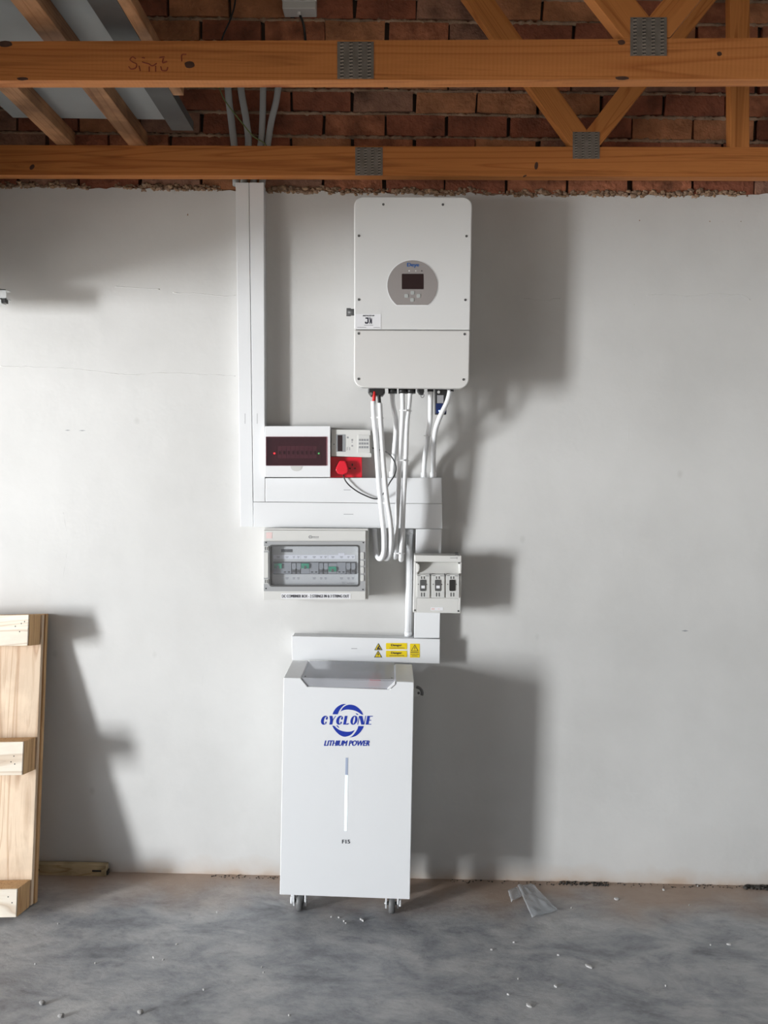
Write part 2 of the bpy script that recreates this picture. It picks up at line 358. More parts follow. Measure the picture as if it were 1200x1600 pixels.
# brickwork above the plaster, every brick its own block
m = M(); m.mi = 4; m.box(-3.8, 3.4, .030, .20, 2.45, 4.3)
rows = [340, 303, 258, 214.5, 178, 141.5, 105, 68.5, 32, -4.5, -41, -77, -114, -150, -187, -223, -260, -296, -333, -370]
for r in range(len(rows)-1):
    z0 = W(700, rows[r], 0)[1]; z1 = W(700, rows[r+1], 0)[1]
    ph = W(697 if r % 2 else 743, 250, 0)[0]
    k0 = int((-3.75-ph)/.2325); 
    for k in range(k0, k0+31):
        a = ph + k*.2325 + random.uniform(-.004,.004); bx0, bx1 = a+.006, a+.2325-.006; f = .004 + random.uniform(-.003,.004)
        m.mi = random.choice([0,1,1,2,3]); n = 5; t = []
        j = lambda s_: .0075*noise.noise(Vector((bx0*31+s_*7, z0*17, s_)))
        pts = [(bx0+j(1), z0+.007+j(2)), ((bx0+bx1)/2, z0+.007+j(3)), (bx1+j(4), z0+.007+j(5)), (bx1+j(6), z1-.006+j(7)), ((bx0+bx1)/2, z1-.006+j(8)), (bx0+j(9), z1-.006+j(10))]
        m.prism(pts, f, .035)
    # bed joint: rough squeezed mortar
    m.mi = 5; q = []
    for i in range(720):
        x = -3.75 + i*.0098; q.append(Vector((x, .011, z0 + .004*noise.noise(Vector((x*40, r, 0))))))
    m.tube(q, [.0075 + .0085*noise.noise(Vector((p.x*60, r*5, 2))) for p in q], 6)
struct(m, 'wall_back_brickwork', BR + [MT['dark'], MT['mortar']])
# torn mortar ridge along the plaster edge
m = M()
for i in range(2200):
    x = random.uniform(-2.2, 2.2); d = noise.noise(Vector((x*4.0, 3, 0)))
    if d < -.42: continue
    z = raggedz(x) + random.uniform(-.004, .017); s_ = random.uniform(.002, .0075)*(1+.7*d)
    m.mi = 0 if random.random() < .5 else 1
    m.blob((x, random.uniform(-.001, .009), z), s_*1.5, s_*.8, s_*.9, i, .5, 7, 4)
struct(m, 'trim_1', [MT['mortar_l'], MT['mortar']])
# floor, side walls, roof, ground outside
m = M(); m.box(-3.8, 3.4, -6.1, .02, -.1, 0); struct(m, 'floor', MT['concrete'])
m = M(); m.box(-3.9, -3.75, -6.1, -4.6, 0, 4.3).box(-3.9, -3.75, -.25, .2, 0, 4.3).box(-3.9, -3.75, -4.6, -.25, 2.24, 4.3); struct(m, 'wall_left', MT['rough_wall'])
m = M(); m.box(3.35, 3.5, -6.1, .2, 0, 4.3); struct(m, 'wall_right', MT['plaster'])
m = M(); m.box(-3.9, -1.5, -6.15, -6.0, 0, 4.3).box(2.7, 3.5, -6.15, -6.0, 0, 4.3).box(-1.5, 2.7, -6.15, -6.0, 2.1, 4.3); struct(m, 'wall_rear', MT['rough_wall'])
m = M()
for i in range(96):
    x = -3.9+i*.0771; m.prism([(x, 3.95+.0), (x+.0386, 3.97), (x+.0771, 3.95), (x+.0771, 3.955), (x+.0386, 3.975), (x, 3.955)], -6.15, .2)
struct(m, 'ceiling', MT['roof'])
m = M(); m.box(-16, -3.9, -12, 6, -.15, -.06).box(-3.9, 8, -16, -6.15, -.15, -.06); struct(m, 'ground', MT['ground'])

# ================================================================== ROOF TRUSSES
def chord_z(y_top, y_bot, Y): return W(600, y_top, Y)[1], W(600, y_bot, Y)[1]
def plate(x0, y0, x1, y1, Y, parent, nx, ny):
    m = M(); m.px(rr(x0, y0, x1, y1), Y-.0015, .0015); m.mi = 1
    for i in range(nx):
        for j in range(ny):
            cx = x0+(x1-x0)*(i+.5)/nx; cy = y0+(y1-y0)*(j+.5)/ny; w_ = (x1-x0)/nx*.2; h = (y1-y0)/ny*.22
            m.mi = 1; m.px([(cx-w_, cy+h), (cx+w_*.6, cy-h*.2), (cx+w_, cy+h*.6)], Y-.0035, .0022)
            m.mi = 2; m.px([(cx-w_, cy-h*1.2), (cx+w_, cy-h*1.2), (cx+w_, cy-h*.2), (cx-w_*.6, cy)], Y-.0019, .0006)
    return m.build('nail_plate', [MT['galv'], MT['galv_t'], MT['black']], parent)
YT1, YT2 = -.84, -.125
# nearer truss
t1 = thing('roof_truss', P3(600, 125, YT1), 'nearer pine roof truss, its lower beam marked with a red crayon scribble', 'truss')
m = M(); m.px([(-520, 66), (700, 62.5), (1750, 55.5), (1750, 122.5), (600, 125), (-520, 126)], YT1, .038)
m.mi = 1
for cx, cy, a, b_ in ((296, 101, 8, 5.5), (8, 68.5, 11, 5), (35, 123, 9, 2.6), (1124, 84, 4, 3.5), (971, 66, 6, 4), (972, 122, 11, 3)):
    m.px([(cx+a*math.cos(k*.5236)*(1+.12*math.sin(k*2)), cy+b_*math.sin(k*.5236)) for k in range(12)], YT1-.0005, .001)
m.mi = 2
def scr(pts): m.tube(smooth([P3(x, y, YT1-.0003) for x, y in pts], .002), .0016, 5)
scr([(212,92),(207,89),(203,93),(207,97),(213,100),(212,106),(205,108),(201,104)]); scr([(217,103),(219,111)]); scr([(222,90),(226,91)])
scr([(222,97),(232,100),(238,103),(245,99)]); scr([(233,104),(233,112)]); scr([(243,103),(243,112)])
scr([(249,90),(257,89)]); scr([(255,91),(254,98),(261,96)]); scr([(251,104),(253,110),(260,110),(262,105)])
scr([(284,96),(284,86),(291,85)])
m.build('bottom_chord', [MT['pinesaw'], MT['knot'], MT['redpen']], t1, bevel=.0015)
m = M(); m.px([(975,60),(822,-135),(886,-135),(1014,25),(1014,60)], YT1, .038); m.build('web', MT['pineweb'], t1, bevel=.0012, roty=math.radians(52))
m = M(); m.px([(1014,60),(1014,26),(1150,-135),(1204,-135),(1047,58)], YT1, .038); m.build('web', MT['pineweb'], t1, bevel=.0012, roty=math.radians(-52))
plate(527, 65, 584, 123, YT1, t1, 4, 11); plate(985, 27, 1042, 87, YT1, t1, 4, 11)
# truss close to the wall
t2 = thing('roof_truss', P3(600, 275, YT2), 'pine roof truss close to the wall, its lower beam running just above the plaster', 'truss')
m = M(); m.px([(-420, 223), (0, 226.5), (600, 228.5), (1200, 230), (1600, 231), (1600, 278), (600, 274.5), (-420, 272)], YT2, .038)
m.mi = 1
for cx, cy, a, b_ in ((50, 261, 4, 4), (838, 259, 3, 6), (820, 275, 3, 1.5)):
    m.px([(cx+a*math.cos(k*.5236), cy+b_*math.sin(k*.5236)-a*.4*math.cos(k*.5236)) for k in range(12)], YT2-.0005, .001)
m.build('bottom_chord', [MT['pine'], MT['knot']], t2, bevel=.0015)
m = M(); m.px([(893,228),(612,-160),(660,-160),(917,203),(917,228)], YT2, .038); m.build('web', MT['pineweb'], t2, bevel=.0012, roty=math.radians(54))
m = M(); m.px([(917,228),(917,203),(1196,-160),(1246,-160),(936,229)], YT2, .038); m.build('web', MT['pineweb'], t2, bevel=.0012, roty=math.radians(-52))
m = M(); m.px([(1142,230),(1140,-160),(1172,-160),(1171,230)], YT2, .038); m.build('web', MT['pineweb'], t2, bevel=.0012, roty=math.radians(90))
plate(555, 230, 598, 274, YT2, t2, 4, 10); plate(895, 206, 937, 248, YT2, t2, 4, 10)

# ------------------------------------------------------------------ battened grey sheets and bits lying over the beams, top left
ZB = max(W(100, 64.5, YT1)[1], W(100, 226.5, YT2)[1]) + .001
sh = thing('roof_sheet', (-1.1, -.8, ZB), 'grey sheet lying across the tops of both beams at the top left', 'sheet')
xl = F(0, 165, ZB+.05).x; xr = F(240, 138, ZB+.05).x
m = M(); m.box(xl, xr, -1.9, -.22, ZB+.05, ZB+.056); m.build('sheet', MT['sheet'], sh)
def batten(ax, bx, y, label):
    a = F(ax, y, ZB).x; b = F(bx, y, ZB).x; m = M(); m.box(a, b, -1.9, -.11, ZB, ZB+.0495); o = m.build('wooden_batten', MT['batten'], sh, bevel=.002); return o
batten(128, 161, 138, ''); batten(-4, 28, 138, '')
xa = xr + .004; m = M(); zz = ZB
m.box(xa, xa+.004, -1.9, -.25, zz, zz+.07).box(xa+.004, xa+.075, -1.9, -.25, zz, zz+.004).box(xa+.071, xa+.075, -1.9, -.25, zz+.004, zz+.03)
tag(m.build('steel_channel', MT['steel']), 'dark grey steel channel lying beside the grey sheet over the beams', 'channel')
m = M(); q = F(278, 150, ZB); m.box(q.x-.016, q.x+.020, -1.8, q.y, ZB, ZB+.036)
tag(m.build('timber_offcut', MT['batten'], bevel=.004), 'narrow timber offcut over the nearer beam, right of the steel channel', 'timber')
m = M(); q = [F(205, 26, ZB+.04)]; q = F(206, 28, ZB+.04); m.tube([(q.x, q.y, q.z+.012), (q.x-.005, q.y-.5, q.z+.012)], .011, 14)
tag(m.build('plastic_pipe', MT['trunk']), 'short white plastic pipe end lying above the timber offcut, top left', 'pipe')

# ------------------------------------------------------------------ conduits behind the beams, wire, junction box
roof_c = [([(369,290),(367,240),(363,200),(358,160),(355,120)], 'leftmost of four pale conduits rising behind the beams', 5.2, -150),
          ([(380,290),(388,228),(385,190),(378,150),(374,115)], 'second from left of four pale conduits rising behind the beams', 5.2, -110),
          ([(395,290),(407,228),(410,190),(411,150),(411,112)], 'third from left of four pale conduits rising behind the beams', 4.8, -70),
          ([(409,290),(418,228),(424,190),(433,150),(437,120)], 'rightmost of four pale conduits rising behind the beams', 4.8, -30)]
for i, (pts, lab, rad, dx) in enumerate(roof_c):
    yy = -.022
    ey = 119-10.4*i; pts[-1] = (pts[-1][0], ey+13); p = [P3(x, y, yy) for x, y in pts]; e = P3(pts[-1][0]-9, ey+2, yy); f = P3(200+dx, ey, yy); p += [e, P3(pts[-1][0]-26, ey, yy), f]
    m = M(); m.tube(smooth(p, .012), rad/402, 12); tag(m.build('conduit', MT['conduit2']), lab+' above the trunking', 'conduit', 'conduits rising behind the beams')
m = M(); m.tube(smooth([P3(335,110,-.06), P3(343,138,-.06), P3(352,158,-.06), P3(372,184,-.06), P3(395,212,-.06), P3(416,228,-.06), P3(418,262,-.055)], .01), .0022, 6)
tag(m.build('earth_wire', MT['wire']), 'thin green wire slanting across the pale conduits behind the beams', 'wire')
jb = thing('junction_box', P3(467, 14, 0), 'small off-white junction box on the brickwork at the top edge', 'junction box')
m = M(); m.px(rr(441, -42, 493, 13, 2), -.05, .056); m.build('box', MT['lightg'], jb, bevel=.003)
m = M(); m.px(rr(440, -42, 494, 1, 2), -.058, .008); m.build('lid', MT['lightg'], jb, bevel=.002)
m = M(); a = P3(467, 13, -.025); m.cyl(a, a-Vector((0,0,.012)), .011, 8).cyl(a-Vector((0,0,.012)), a-Vector((0,0,.026)), .008, 12); m.build('gland', MT['lightg'], jb)
m = M(); m.tube(smooth([P3(467,20,-.025), P3(473,34,-.02), P3(476,50,-.006), P3(477,64,-.002), P3(478,100,-.002), P3(478,130,-.002)], .01), .0045, 8)
tag(m.build('black_cable', MT['black']), 'black cable dropping from the junction box gland', 'cable')
m = M(); m.tube(smooth([P3(368,-30,-.006), P3(367,5,-.006), P3(360,30,-.006), P3(348,58,-.006), P3(340,90,-.006)], .01), .003, 8)
tag(m.build('black_cable', MT['black']), 'thin black cable hanging on the dark brickwork left of the junction box', 'cable')

# ================================================================== OPEN GARAGE DOOR TRACK (end in view), door stored overhead
tr = thing('door_track', P3(0, 462, -.19), 'zinc end of the garage door track jutting in at the left edge', 'rail')
a = P3(9.5, 455, -.19); zt = P3(5, 452, -.19).z; zb = P3(5, 469, -.19).z
m = M(); m.box(-3.75, a.x, -.19, -.186, zb+.004, zt).box(-3.75, a.x, -.19, -.155, zt-.003, zt).box(-3.75, a.x, -.19, -.155, zb+.004, zb+.007)
m.build('rail', MT['railm'], tr)
m = M(); m.box(a.x-.30, a.x-.016, -.195, -.16, zb-.012, zb+.002); m.build('bracket', MT['railm'], tr)
m = M(); m.box(a.x-.013, a.x-.003, -.193, -.17, zb-.009, zb+.006); m.build('stop', MT['black'], tr)
m = M(); m.box(a.x-.42, a.x-.39, -.17, -.001, zt-.002, zt+.004); m.build('wall_bracket', MT['railm'], tr)
gd = thing('garage_door', (-2.7, -2.4, 2.2), 'open garage door panels stored overhead just outside the left edge', 'door')
for i in range(4):
    m = M(); m.box(-3.70+i*.52, -3.70+i*.52+.515, -4.55, -.21, zt-.02, zt+.02); m.build('door_panel', MT['door_paint'], gd, bevel=.003)

# ================================================================== TRUNKING
def trunking(pts_f, depth, label, marks=(), group='white trunking on the wall'):
    """rectangular trunking: base on the wall with a clip-on lid"""
    cx = sum(p[0] for p in pts_f)/4; cy = max(p[1] for p in pts_f)
    t = thing('cable_trunking', P3(cx, cy, 0), label, 'trunking', group)
    def inset(d): 
        mx = sum(p[0] for p in pts_f)/4; my = sum(p[1] for p in pts_f)/4
        return [(x+(d if x < mx else -d), y+(d if y < my else -d)) for x, y in pts_f]
    m = M(); m.px(inset(1.0), -depth+.004, depth-.004); m.build('base', MT['trunk2'], t)
    m = M(); m.px(pts_f, -depth, .012); lid = m.build('lid', MT['trunk'], t, bevel=.0014)
    for (x0, y0, x1, y1) in marks:
        m = M(); m.px(rr(x0, y0, x1, y1), -depth-.0003, .0006); m.build('embossed_mark', MT['greyink'], lid)
    return t
trunking([(368,285),(388.6,285),(395.6,823),(375.5,823)], .062, 'left of the twin tall white trunkings, the longer one', [(382.6,646,383.2,662)])
trunking([(389.4,285),(412,285),(414,784),(396,784)], .062, 'right of the twin tall white trunkings, beside the distribution board', [(401.6,646,402.2,662)])
trunking([(414.6,747),(690,746.5),(690.5,787),(414.6,784)], .062, 'upper of two wide horizontal trunkings under the distribution board', [(537,765,548,765.8)])
trunking([(396,784.5),(690.5,787.5),(691.3,826),(396.3,823.5)], .066, 'lower of two wide horizontal trunkings above the combiner box', [(537,803,552,803.8)])
trunking([(650,826.5),(690,826.5),(687,997),(647,997)], .055, 'short vertical white trunking running behind the three-pole fuse switch')
t4 = trunking([(456,994),(687.5,999),(687,1037),(456,1031)], .070, 'white trunking carrying the yellow danger labels, just above the battery cabinet', [(549,1013,558,1013.8)])
# round pipe
m = M(); m.tube([P3(640, 829, -.02), P3(637.5, 992, -.02)], .0125, 16)
pp = m.build('conduit_pipe', MT['conduit']); tag(pp, 'straight round white pipe left of the fuse switch, between two trunkings', 'pipe')
for y in (830, 990):
    m = M(); m.tube([P3(640-.015*(y-830), y-3.5, -.02), P3(640-.015*(y-830), y+4.5, -.02)], .0142, 16); m.build('coupling', MT['conduit'], pp)

# ---- yellow danger labels
YL = -.0702
def tri(cx, cy, s_): return [(cx, cy-s_), (cx+s_*1.02, cy+s_*.78), (cx-s_*1.02, cy+s_*.78)]
def label_thing(name, build, mats, label, group=None):
    m = M(); build(m); o = m.build(name, mats); tag(o, label, 'label', group); return o
def b1(m):
    m.px(tri(591.2, 1011, 6.2), YL-.0006, .0006); m.mi = 1; m.px(tri(591.2, 1011.3, 4.6), YL-.001, .0004)
    m.mi = 0; m.px([(588.6,1013.4),(592,1008.5),(593,1010),(592,1012),(595,1013.5),(594,1014.6),(589,1014.6)], YL-.0013, .0003)
label_thing('warning_label', b1, [MT['ink'], MT['yellow']], 'upper small triangular warning sticker left of the danger labels')
def b2(m):
    m.px(tri(590.8, 1022.5, 6.2), YL-.0006, .0006); m.mi = 1; m.px(tri(590.8, 1022.8, 4.6), YL-.001, .0004)
    m.mi = 0; m.px([(591.5,1018.5),(589.2,1023),(590.8,1023),(590.1,1026.2),(592.6,1021.7),(591.1,1021.7)], YL-.0013, .0003)
label_thing('warning_label', b2, [MT['ink'], MT['yellow']], 'lower small triangular sticker with a lightning bolt, left of the danger labels')
for k, (ya, yb, w_) in enumerate(((1004.8, 1014.6, 'upper'), (1016.8, 1026.8, 'lower'))):
    def b3(m):
        m.px(rr(603, ya, 636, yb, 1.0, 3), YL-.0006, .0006); m.mi = 1
        m.text('Danger', 611, ya+1.6, 628, ya+5.9, YL-.0006, 0, .05); 
        x = 608.5
        while x < 631: 
            l = random.uniform(1.2, 2.6); m.px(rr(x, ya+7.3, x+l, ya+8.1), YL-.0009, .0003); x += l+.5
    label_thing('danger_label', b3, [MT['yellow'], MT['ink']], w_+' of the two yellow stickers reading Danger on the lowest trunking')
def b4(m):
    m.px(rr(640.5, 1005.8, 655.8, 1027.6, 1.0, 3), YL-.0006, .0006); m.mi = 1; m.px(tri(648, 1012.8, 5.8), YL-.001, .0004)
    m.mi = 0; m.px(tri(648, 1013.1, 4.4), YL-.0013, .0003); m.mi = 1
    m.px(rr(647.5, 1010.6, 648.5, 1014), YL-.0016, .0003); m.px(rr(647.5, 1014.8, 648.5, 1015.8), YL-.0016, .0003)
    for yy, x0, x1 in ((1018.6, 641.8, 654.2), (1021.9, 641.6, 654.6), (1024.4, 644, 652.4)):
        x = x0
        while x < x1: l = random.uniform(1.0, 2.4); m.px(rr(x, yy, min(x+l, x1), yy+(1.3 if yy < 1020 else .8)), YL-.0009, .0003); x += l+.5
label_thing('warning_label', b4, [MT['yellow'], MT['ink']], 'upright yellow sticker with an exclamation triangle, right of the danger labels')

# ================================================================== INVERTER
YI = -.25
inv = thing('solar_inverter', P3(643, 606, -.12), 'large off-white wall-mounted solar inverter with a round grey display panel', 'inverter')
m = M(); m.px([(558,316),(733,316),(729,588),(558,588)], YI+.03, -YI-.045); m.build('body', MT['alu'], inv, bevel=.01)
m = M(); m.px([(575,330),(715,330),(712,570),(575,570)], -.03, .03); m.build('wall_bracket', MT['chrome'], inv)
def quadmap(pts, TL, TR, BR_, BL):
    out = []
    for u, v in pts:
        out.append(((1-u)*(1-v)*TL[0]+u*(1-v)*TR[0]+u*v*BR_[0]+(1-u)*v*BL[0], (1-u)*(1-v)*TL[1]+u*(1-v)*TR[1]+u*v*BR_[1]+(1-u)*v*BL[1]))
    return out
def rru(ru, rv, corners, n=7):
    out = []
    for c, (cu, cv, a0) in zip('abcd', [(ru,rv,180),(1-ru,rv,270),(1-ru,1-rv,0),(ru,1-rv,90)]):
        if c in corners:
            for k in range(n+1): a = math.radians(a0+90*k/n); out.append((cu+ru*math.cos(a), cv+rv*math.sin(a)))
        else: out.append({'a':(0,0),'b':(1,0),'c':(1,1),'d':(0,1)}[c])
    return out
Q = ((553.2,306.5),(738.2,307.5),(734.6,515.2),(553.4,514.5))
m = M(); m.px(quadmap(rru(.082,.072,'ab'), *Q), YI, .035); up = m.build('upper_cover', MT['inv'], inv, bevel=.0045, seg=3)
Q = ((553.2,515.6),(734.6,516.2),(732.8,607.2),(552.8,605.2))
m = M(); m.px(quadmap(rru(.085,.17,'cd'), *Q), YI, .035); lo = m.build('lower_cover', MT['inv2'], inv, bevel=.0045, seg=3)
for x, y in ((599,319.3),(692,319.6),(560.8,368.3),(729,368.8),(560.8,468),(727.2,468.5)):
    m = M(); m.px(circ(x, y, 2.0, 12), YI-.0012, .0022); m.build('screw', MT['darkg'], up)
for x, y in ((560.5,521),(726,522),(560.4,592),(724.3,593)):
    m = M(); m.px(circ(x, y, 2.0, 12), YI-.0012, .0022); m.build('screw', MT['darkg'], lo)
# display: rim, disc, screen, leds, buttons, lettering
def dshape(r): 
    cx, cy, yb = 644.4, 445.8, 476.5+(r-39.2)
    a = math.degrees(math.asin((yb-cy)/r)); return [(cx+r*math.cos(math.radians(t)), cy+r*math.sin(math.radians(t))) for t in [a-(180+2*a)*k/40 for k in range(41)]]
m = M(); m.px(dshape(40.4), YI-.0008, .002); m.build('display_rim', MT['white'], up)
m = M(); m.px(dshape(39.2), YI-.0016, .0022); m.mi = 1; m.text('Deye', 636, 410.8, 655, 418.4, YI-.0016, 0, .04)
m.mi = 2; m.px(rr(658, 415.6, 664, 416.5), YI-.0019, .0003)
for x in (637.4, 647.6, 657): m.px(rr(x, 426, x+4, 426.5), YI-.0019, .0003)
dp = m.build('display_panel', [MT['panel'], MT['deye'], MT['greyink']], up)
m = M(); m.px(rr(627.8, 427.8, 661.8, 451.8, 1), YI-.0022, .001); m.build('screen', MT['lcd'], dp)
for x, mt in ((639.4,'paper'),(649.6,'lightg'),(659,'black')):
    m = M(); m.px(circ(x, 423.2, 1.0, 10), YI-.0022, .001); m.build('indicator', MT[mt], dp)
for x, y in ((644.6,457.4),(635,462.2),(654,462.2),(644.2,468.3)):
    m = M(); m.px(rr(x-2.9, y-2.9, x+2.9, y+2.9, 1.4, 3), YI-.003, .002); m.build('button', MT['button'], dp, bevel=.0006)
# installer sticker
m = M(); m.px(rr(555.2, 490.6, 595.4, 514, .8, 2), YI-.0007, .0008); m.mi = 1
m.text('INSTALLED BY', 567, 492.2, 585, 494.4, YI-.0007, 0, .04)
m.px([(571,496),(576,496),(576.2,504),(574.5,505.8),(570.8,505.8),(570,504.5),(570.2,502.5),(571.8,502.5),(572.5,503.8),(574,503.2),(574,498.2),(571,498)], YI-.0011, .0004)
m.px([(577,496),(578.6,496),(579.4,499.8),(581,496),(581.2,505.8),(579.6,505.8),(579.2,502.5),(578.2,505.8),(577,505.8),(578,501)], YI-.0011, .0004)
m.mi = 2
for x0, x1, y in ((569,583,507.6),(558.5,572,511),(583.5,593.5,511.3)):
    x = x0
    while x < x1: l = random.uniform(.9, 2.2); m.px(rr(x, y, min(x+l, x1), y+.9), YI-.0010, .0003); x += l+.4
m.build('sticker', [MT['paper'], MT['ink'], MT['greyink']], up)
# isolator knob on the left side
m = M(); a = P3(557, 488, -.17); m.cyl(a, a+Vector((-.032,0,0)), .012, 16); m.box(a.x-.036, a.x-.02, -.173, -.167, a.z-.014, a.z+.014); m.build('isolator_knob', MT['darkg'], inv)
# glands and connectors underneath
def gland(x, Yg, r=.014, y0=594, y1=615, mtt='black', name='gland'):
    m = M(); a = P3(x, y0, Yg); b = P3(x, y1, Yg); mid = a.lerp(b, .6); m.tube([a, mid], r, 10).tube([mid, b], r*.82, 12); return m.build(name, MT[mtt], inv)
m = M(); m.px([(576,594),(601,594),(601.5,613),(597,619),(591,617),(586,618),(579,619),(575,613)], -.19, .05); m.build('battery_connector', MT['black'], inv, bevel=.004)
m = M(); m.px(circ(579.5, 615.5, 2.5, 12), -.193, .01); m.build('connector_bolt', MT['chrome'], inv)
for x in (612.5, 628.5, 641.5): gland(x+1, -.16, .020, 594, 615)
gland(672.5, -.15, .014, 594, 612); gland(704, -.175, .014, 594, 612)
m = M(); m.px([(651,594),(662,594),(663,612),(661,617),(655,616),(652,611)], -.18, .03); m.build('data_port', MT['black'], inv, bevel=.003)
m = M(); q = [P3(660+2.6*math.cos(t*.6283), 618+3.2*math.sin(t*.6283), -.17) for t in range(11)]; m.tube(q, .0012, 6, cap=False); m.build('pull_ring', MT['darkg'], inv)
# dongle
dg_ = thing('data_logger', P3(689, 648, -.14), 'dark blue stick logger with a glowing light hanging under the inverter', 'data logger')
m = M(); m.px([(679.5,596),(699,596),(697.5,647.5),(679.8,647.5)], -.155, .026); m.build('body', MT['black'], dg_, bevel=.002)
m = M(); m.px(rr(681,630.5,697,646,1), -.1556, .001); m.build('front_panel', MT['dongle'], dg_)
m = M(); m.px(rr(683,617.5,693,630), -.1558, .001); m.build('sticker', MT['greyink'], dg_)
m = M(); m.px(circ(685.5,612.5,2.2,12), -.159, .006); m.build('screw', MT['lightg'], dg_)
m = M(); m.px(circ(686.3,642,1.1,10), -.1568, .001); m.build('indicator', MT['ledblue'], dg_)

# ---- flexible conduits
def flex(pts, r, label, ridged=True, collar=None):
    p = smooth([P3(x, y, Y) for x, y, Y in pts], .0022 if ridged else .01)
    m = M(); m.tube(p, r, 14, ridge=.16 if ridged else 0); o = m.build('flexible_conduit', MT['conduit']); tag(o, label, 'conduit', 'white flexible conduits under the inverter')
    if collar:
        x, y, Y = collar; m = M(); m.tube([P3(x, y-7, Y), P3(x, y+2, Y)], r*1.25, 16); m.build('collar', MT['conduit'], o, bevel=.001)
    return o
flex([(583.4,627,-.19),(584.4,652,-.19),(588,693,-.19),(591.5,747,-.18),(595,785,-.18),(599,824,-.17),(600.3,850,-.16),(599,866,-.145),(594,873,-.12),(588,866,-.09),(586,845,-.06),(585.5,827.5,-.04)], .0102, 'leftmost looping conduit, from the red cable down past the trunking')
flex([(593.6,630,-.195),(595.4,665,-.20),(599.2,721,-.20),(604.3,777,-.195),(610,815,-.185),(611.4,845,-.165),(609,866,-.135),(603,873,-.105),(598.5,860,-.07),(597.5,827.5,-.04)], .0094, 'second looping conduit, from the black cable down past the trunking')
flex([(612.5,606,-.15),(614,633,-.15),(618,652,-.145),(618.7,674,-.12),(616.5,702,-.08),(614,729,-.045),(612.5,746,-.032)], .0098, 'rearmost conduit, bending into the top of the wide trunking behind the others', collar=(612.8,744,-.033))
flex([(628.4,606,-.16),(629.4,633,-.17),(628.2,665,-.17),(624.8,721,-.165),(622,777,-.16),(619.3,824,-.15),(618,858,-.14),(617.5,869,-.12),(617.5,868,-.09),(618,845,-.06),(618.5,827.5,-.04)], .0094, 'long straight conduit left of its taped twin, third loop from the left')
flex([(641.6,606,-.16),(638.8,637,-.165),(636,665,-.17),(634,721,-.165),(631,777,-.16),(629.2,824,-.15),(627,860,-.14),(626.6,872,-.12),(627,872,-.09),(629,845,-.06),(630,827.5,-.04)], .0094, 'rightmost of the four long looping conduits, ending lowest')
flex([(672.5,604,-.15),(672.5,640,-.14),(671.5,662,-.12),(668,686,-.09),(664,716,-.05),(662,747,-.033)], .0098, 'left of the two short crossing conduits entering the trunking at right', collar=(662.2,745,-.033))
flex([(704.8,604,-.175),(699,627,-.18),(688,650,-.17),(680.5,672,-.135),(677.5,698,-.09),(677,720,-.05),(677,747,-.033)], .0098, 'right of the two short conduits, curving in front of the dark blue logger', collar=(677,745,-.033))
m = M(); m.tube(smooth([P3(585,612,-.185),P3(584.5,622,-.188),P3(583.6,634,-.19)],.004), .0062, 10); tag(m.build('battery_cable', MT['redc']), 'short red cable between the inverter and the leftmost conduit', 'cable')
m = M(); m.tube(smooth([P3(591.5,612,-.178),P3(592.6,624,-.188),P3(593.6,640,-.196)],.004), .0062, 10); tag(m.build('battery_cable', MT['black']), 'short black cable beside the red one under the inverter', 'cable')
def tie(x0, x1, y, Y, lab):
    a = P3(x0, y, Y); b = P3(x1, y+.6, Y+.006); r = .0112; c = []
    for k in range(9): t = math.pi/2+math.pi*k/8; c.append(Vector((a.x+r*math.cos(t), a.y-r*math.sin(t)*1.0, a.z)))
    for k in range(9): t = -math.pi/2+math.pi*k/8; c.append(Vector((b.x+r*math.cos(t), b.y-r*math.sin(t)*1.0, b.z)))
    c.append(c[0]); m = M(); m.tube(c, .0016, 6); m.box((a.x+b.x)/2-.003, (a.x+b.x)/2+.003, a.y-r-.004, a.y-r+.002, a.z-.003, a.z+.003)
    tag(m.build('cable_tie', MT['tie']), lab, 'cable tie', 'cable ties around the conduits')
tie(584.4,594.7,652.5,-.183,'upper cable tie binding the two leftmost conduits'); tie(595,604.2,785.5,-.173,'lower cable tie binding the two leftmost conduits, over the trunking')
tie(629.2,638,641.5,-.168,'top cable tie binding the two long middle conduits'); tie(624.8,634,719,-.165,'middle cable tie binding the two long middle conduits')
tie(618.5,627.2,864,-.134,'bottom cable tie binding the two long middle conduits at their lowest bend'); tie(667.5,679.5,681,-.098,'cable tie where the two short right conduits cross')

# ================================================================== DISTRIBUTION BOARD
YD = -.085
db = thing('distribution_board', P3(464, 745, 0), 'white distribution board with a smoked door, on the wide trunking', 'distribution board')
m = M(); m.px([(414.3,666.5),(515.5,666.5),(515.5,745.3),(414.3,745.3)], YD+.014, -YD-.014); m.build('box', MT['white'], db, bevel=.003)
m = M()
for p in ([(414,665.8),(516,665.8),(516,683),(414,683)], [(414,727),(516,727),(516,745.5),(414,745.5)], [(414,683),(416,683),(416,727),(414,727)], [(509.8,683),(516,683),(516,727),(509.8,727)]): m.px(p, YD, .016)
m.build('front_cover', MT['white'], db, bevel=.001)
m = M(); m.px(rr(416,683,509.8,727), YD+.0125, .001); m.build('inner_panel', MT['darkg'], db)
x = 434
for k in range(9):
    m = M(); m.px(rr(x, 697, x+6.4, 716), YD+.009, .004); m.mi = 1; m.px(rr(x+1.8, 704.5, x+4.6, 710), YD+.005, .004)
    m.build('circuit_breaker', [MT['midg'], MT['black']], db); x += 6.9
for xx, mt in ((428.6,'ledred'),(498,'ledgreen')):
    m = M(); m.px(rr(xx-3.4, 696.5, xx+3.4, 717), YD+.009, .004); m.build('indicator_module', MT['darkg'], db)
    m = M(); m.px(circ(xx, 708.4, 1.35, 12), YD+.004, .004); m.build('indicator', MT[mt], db)
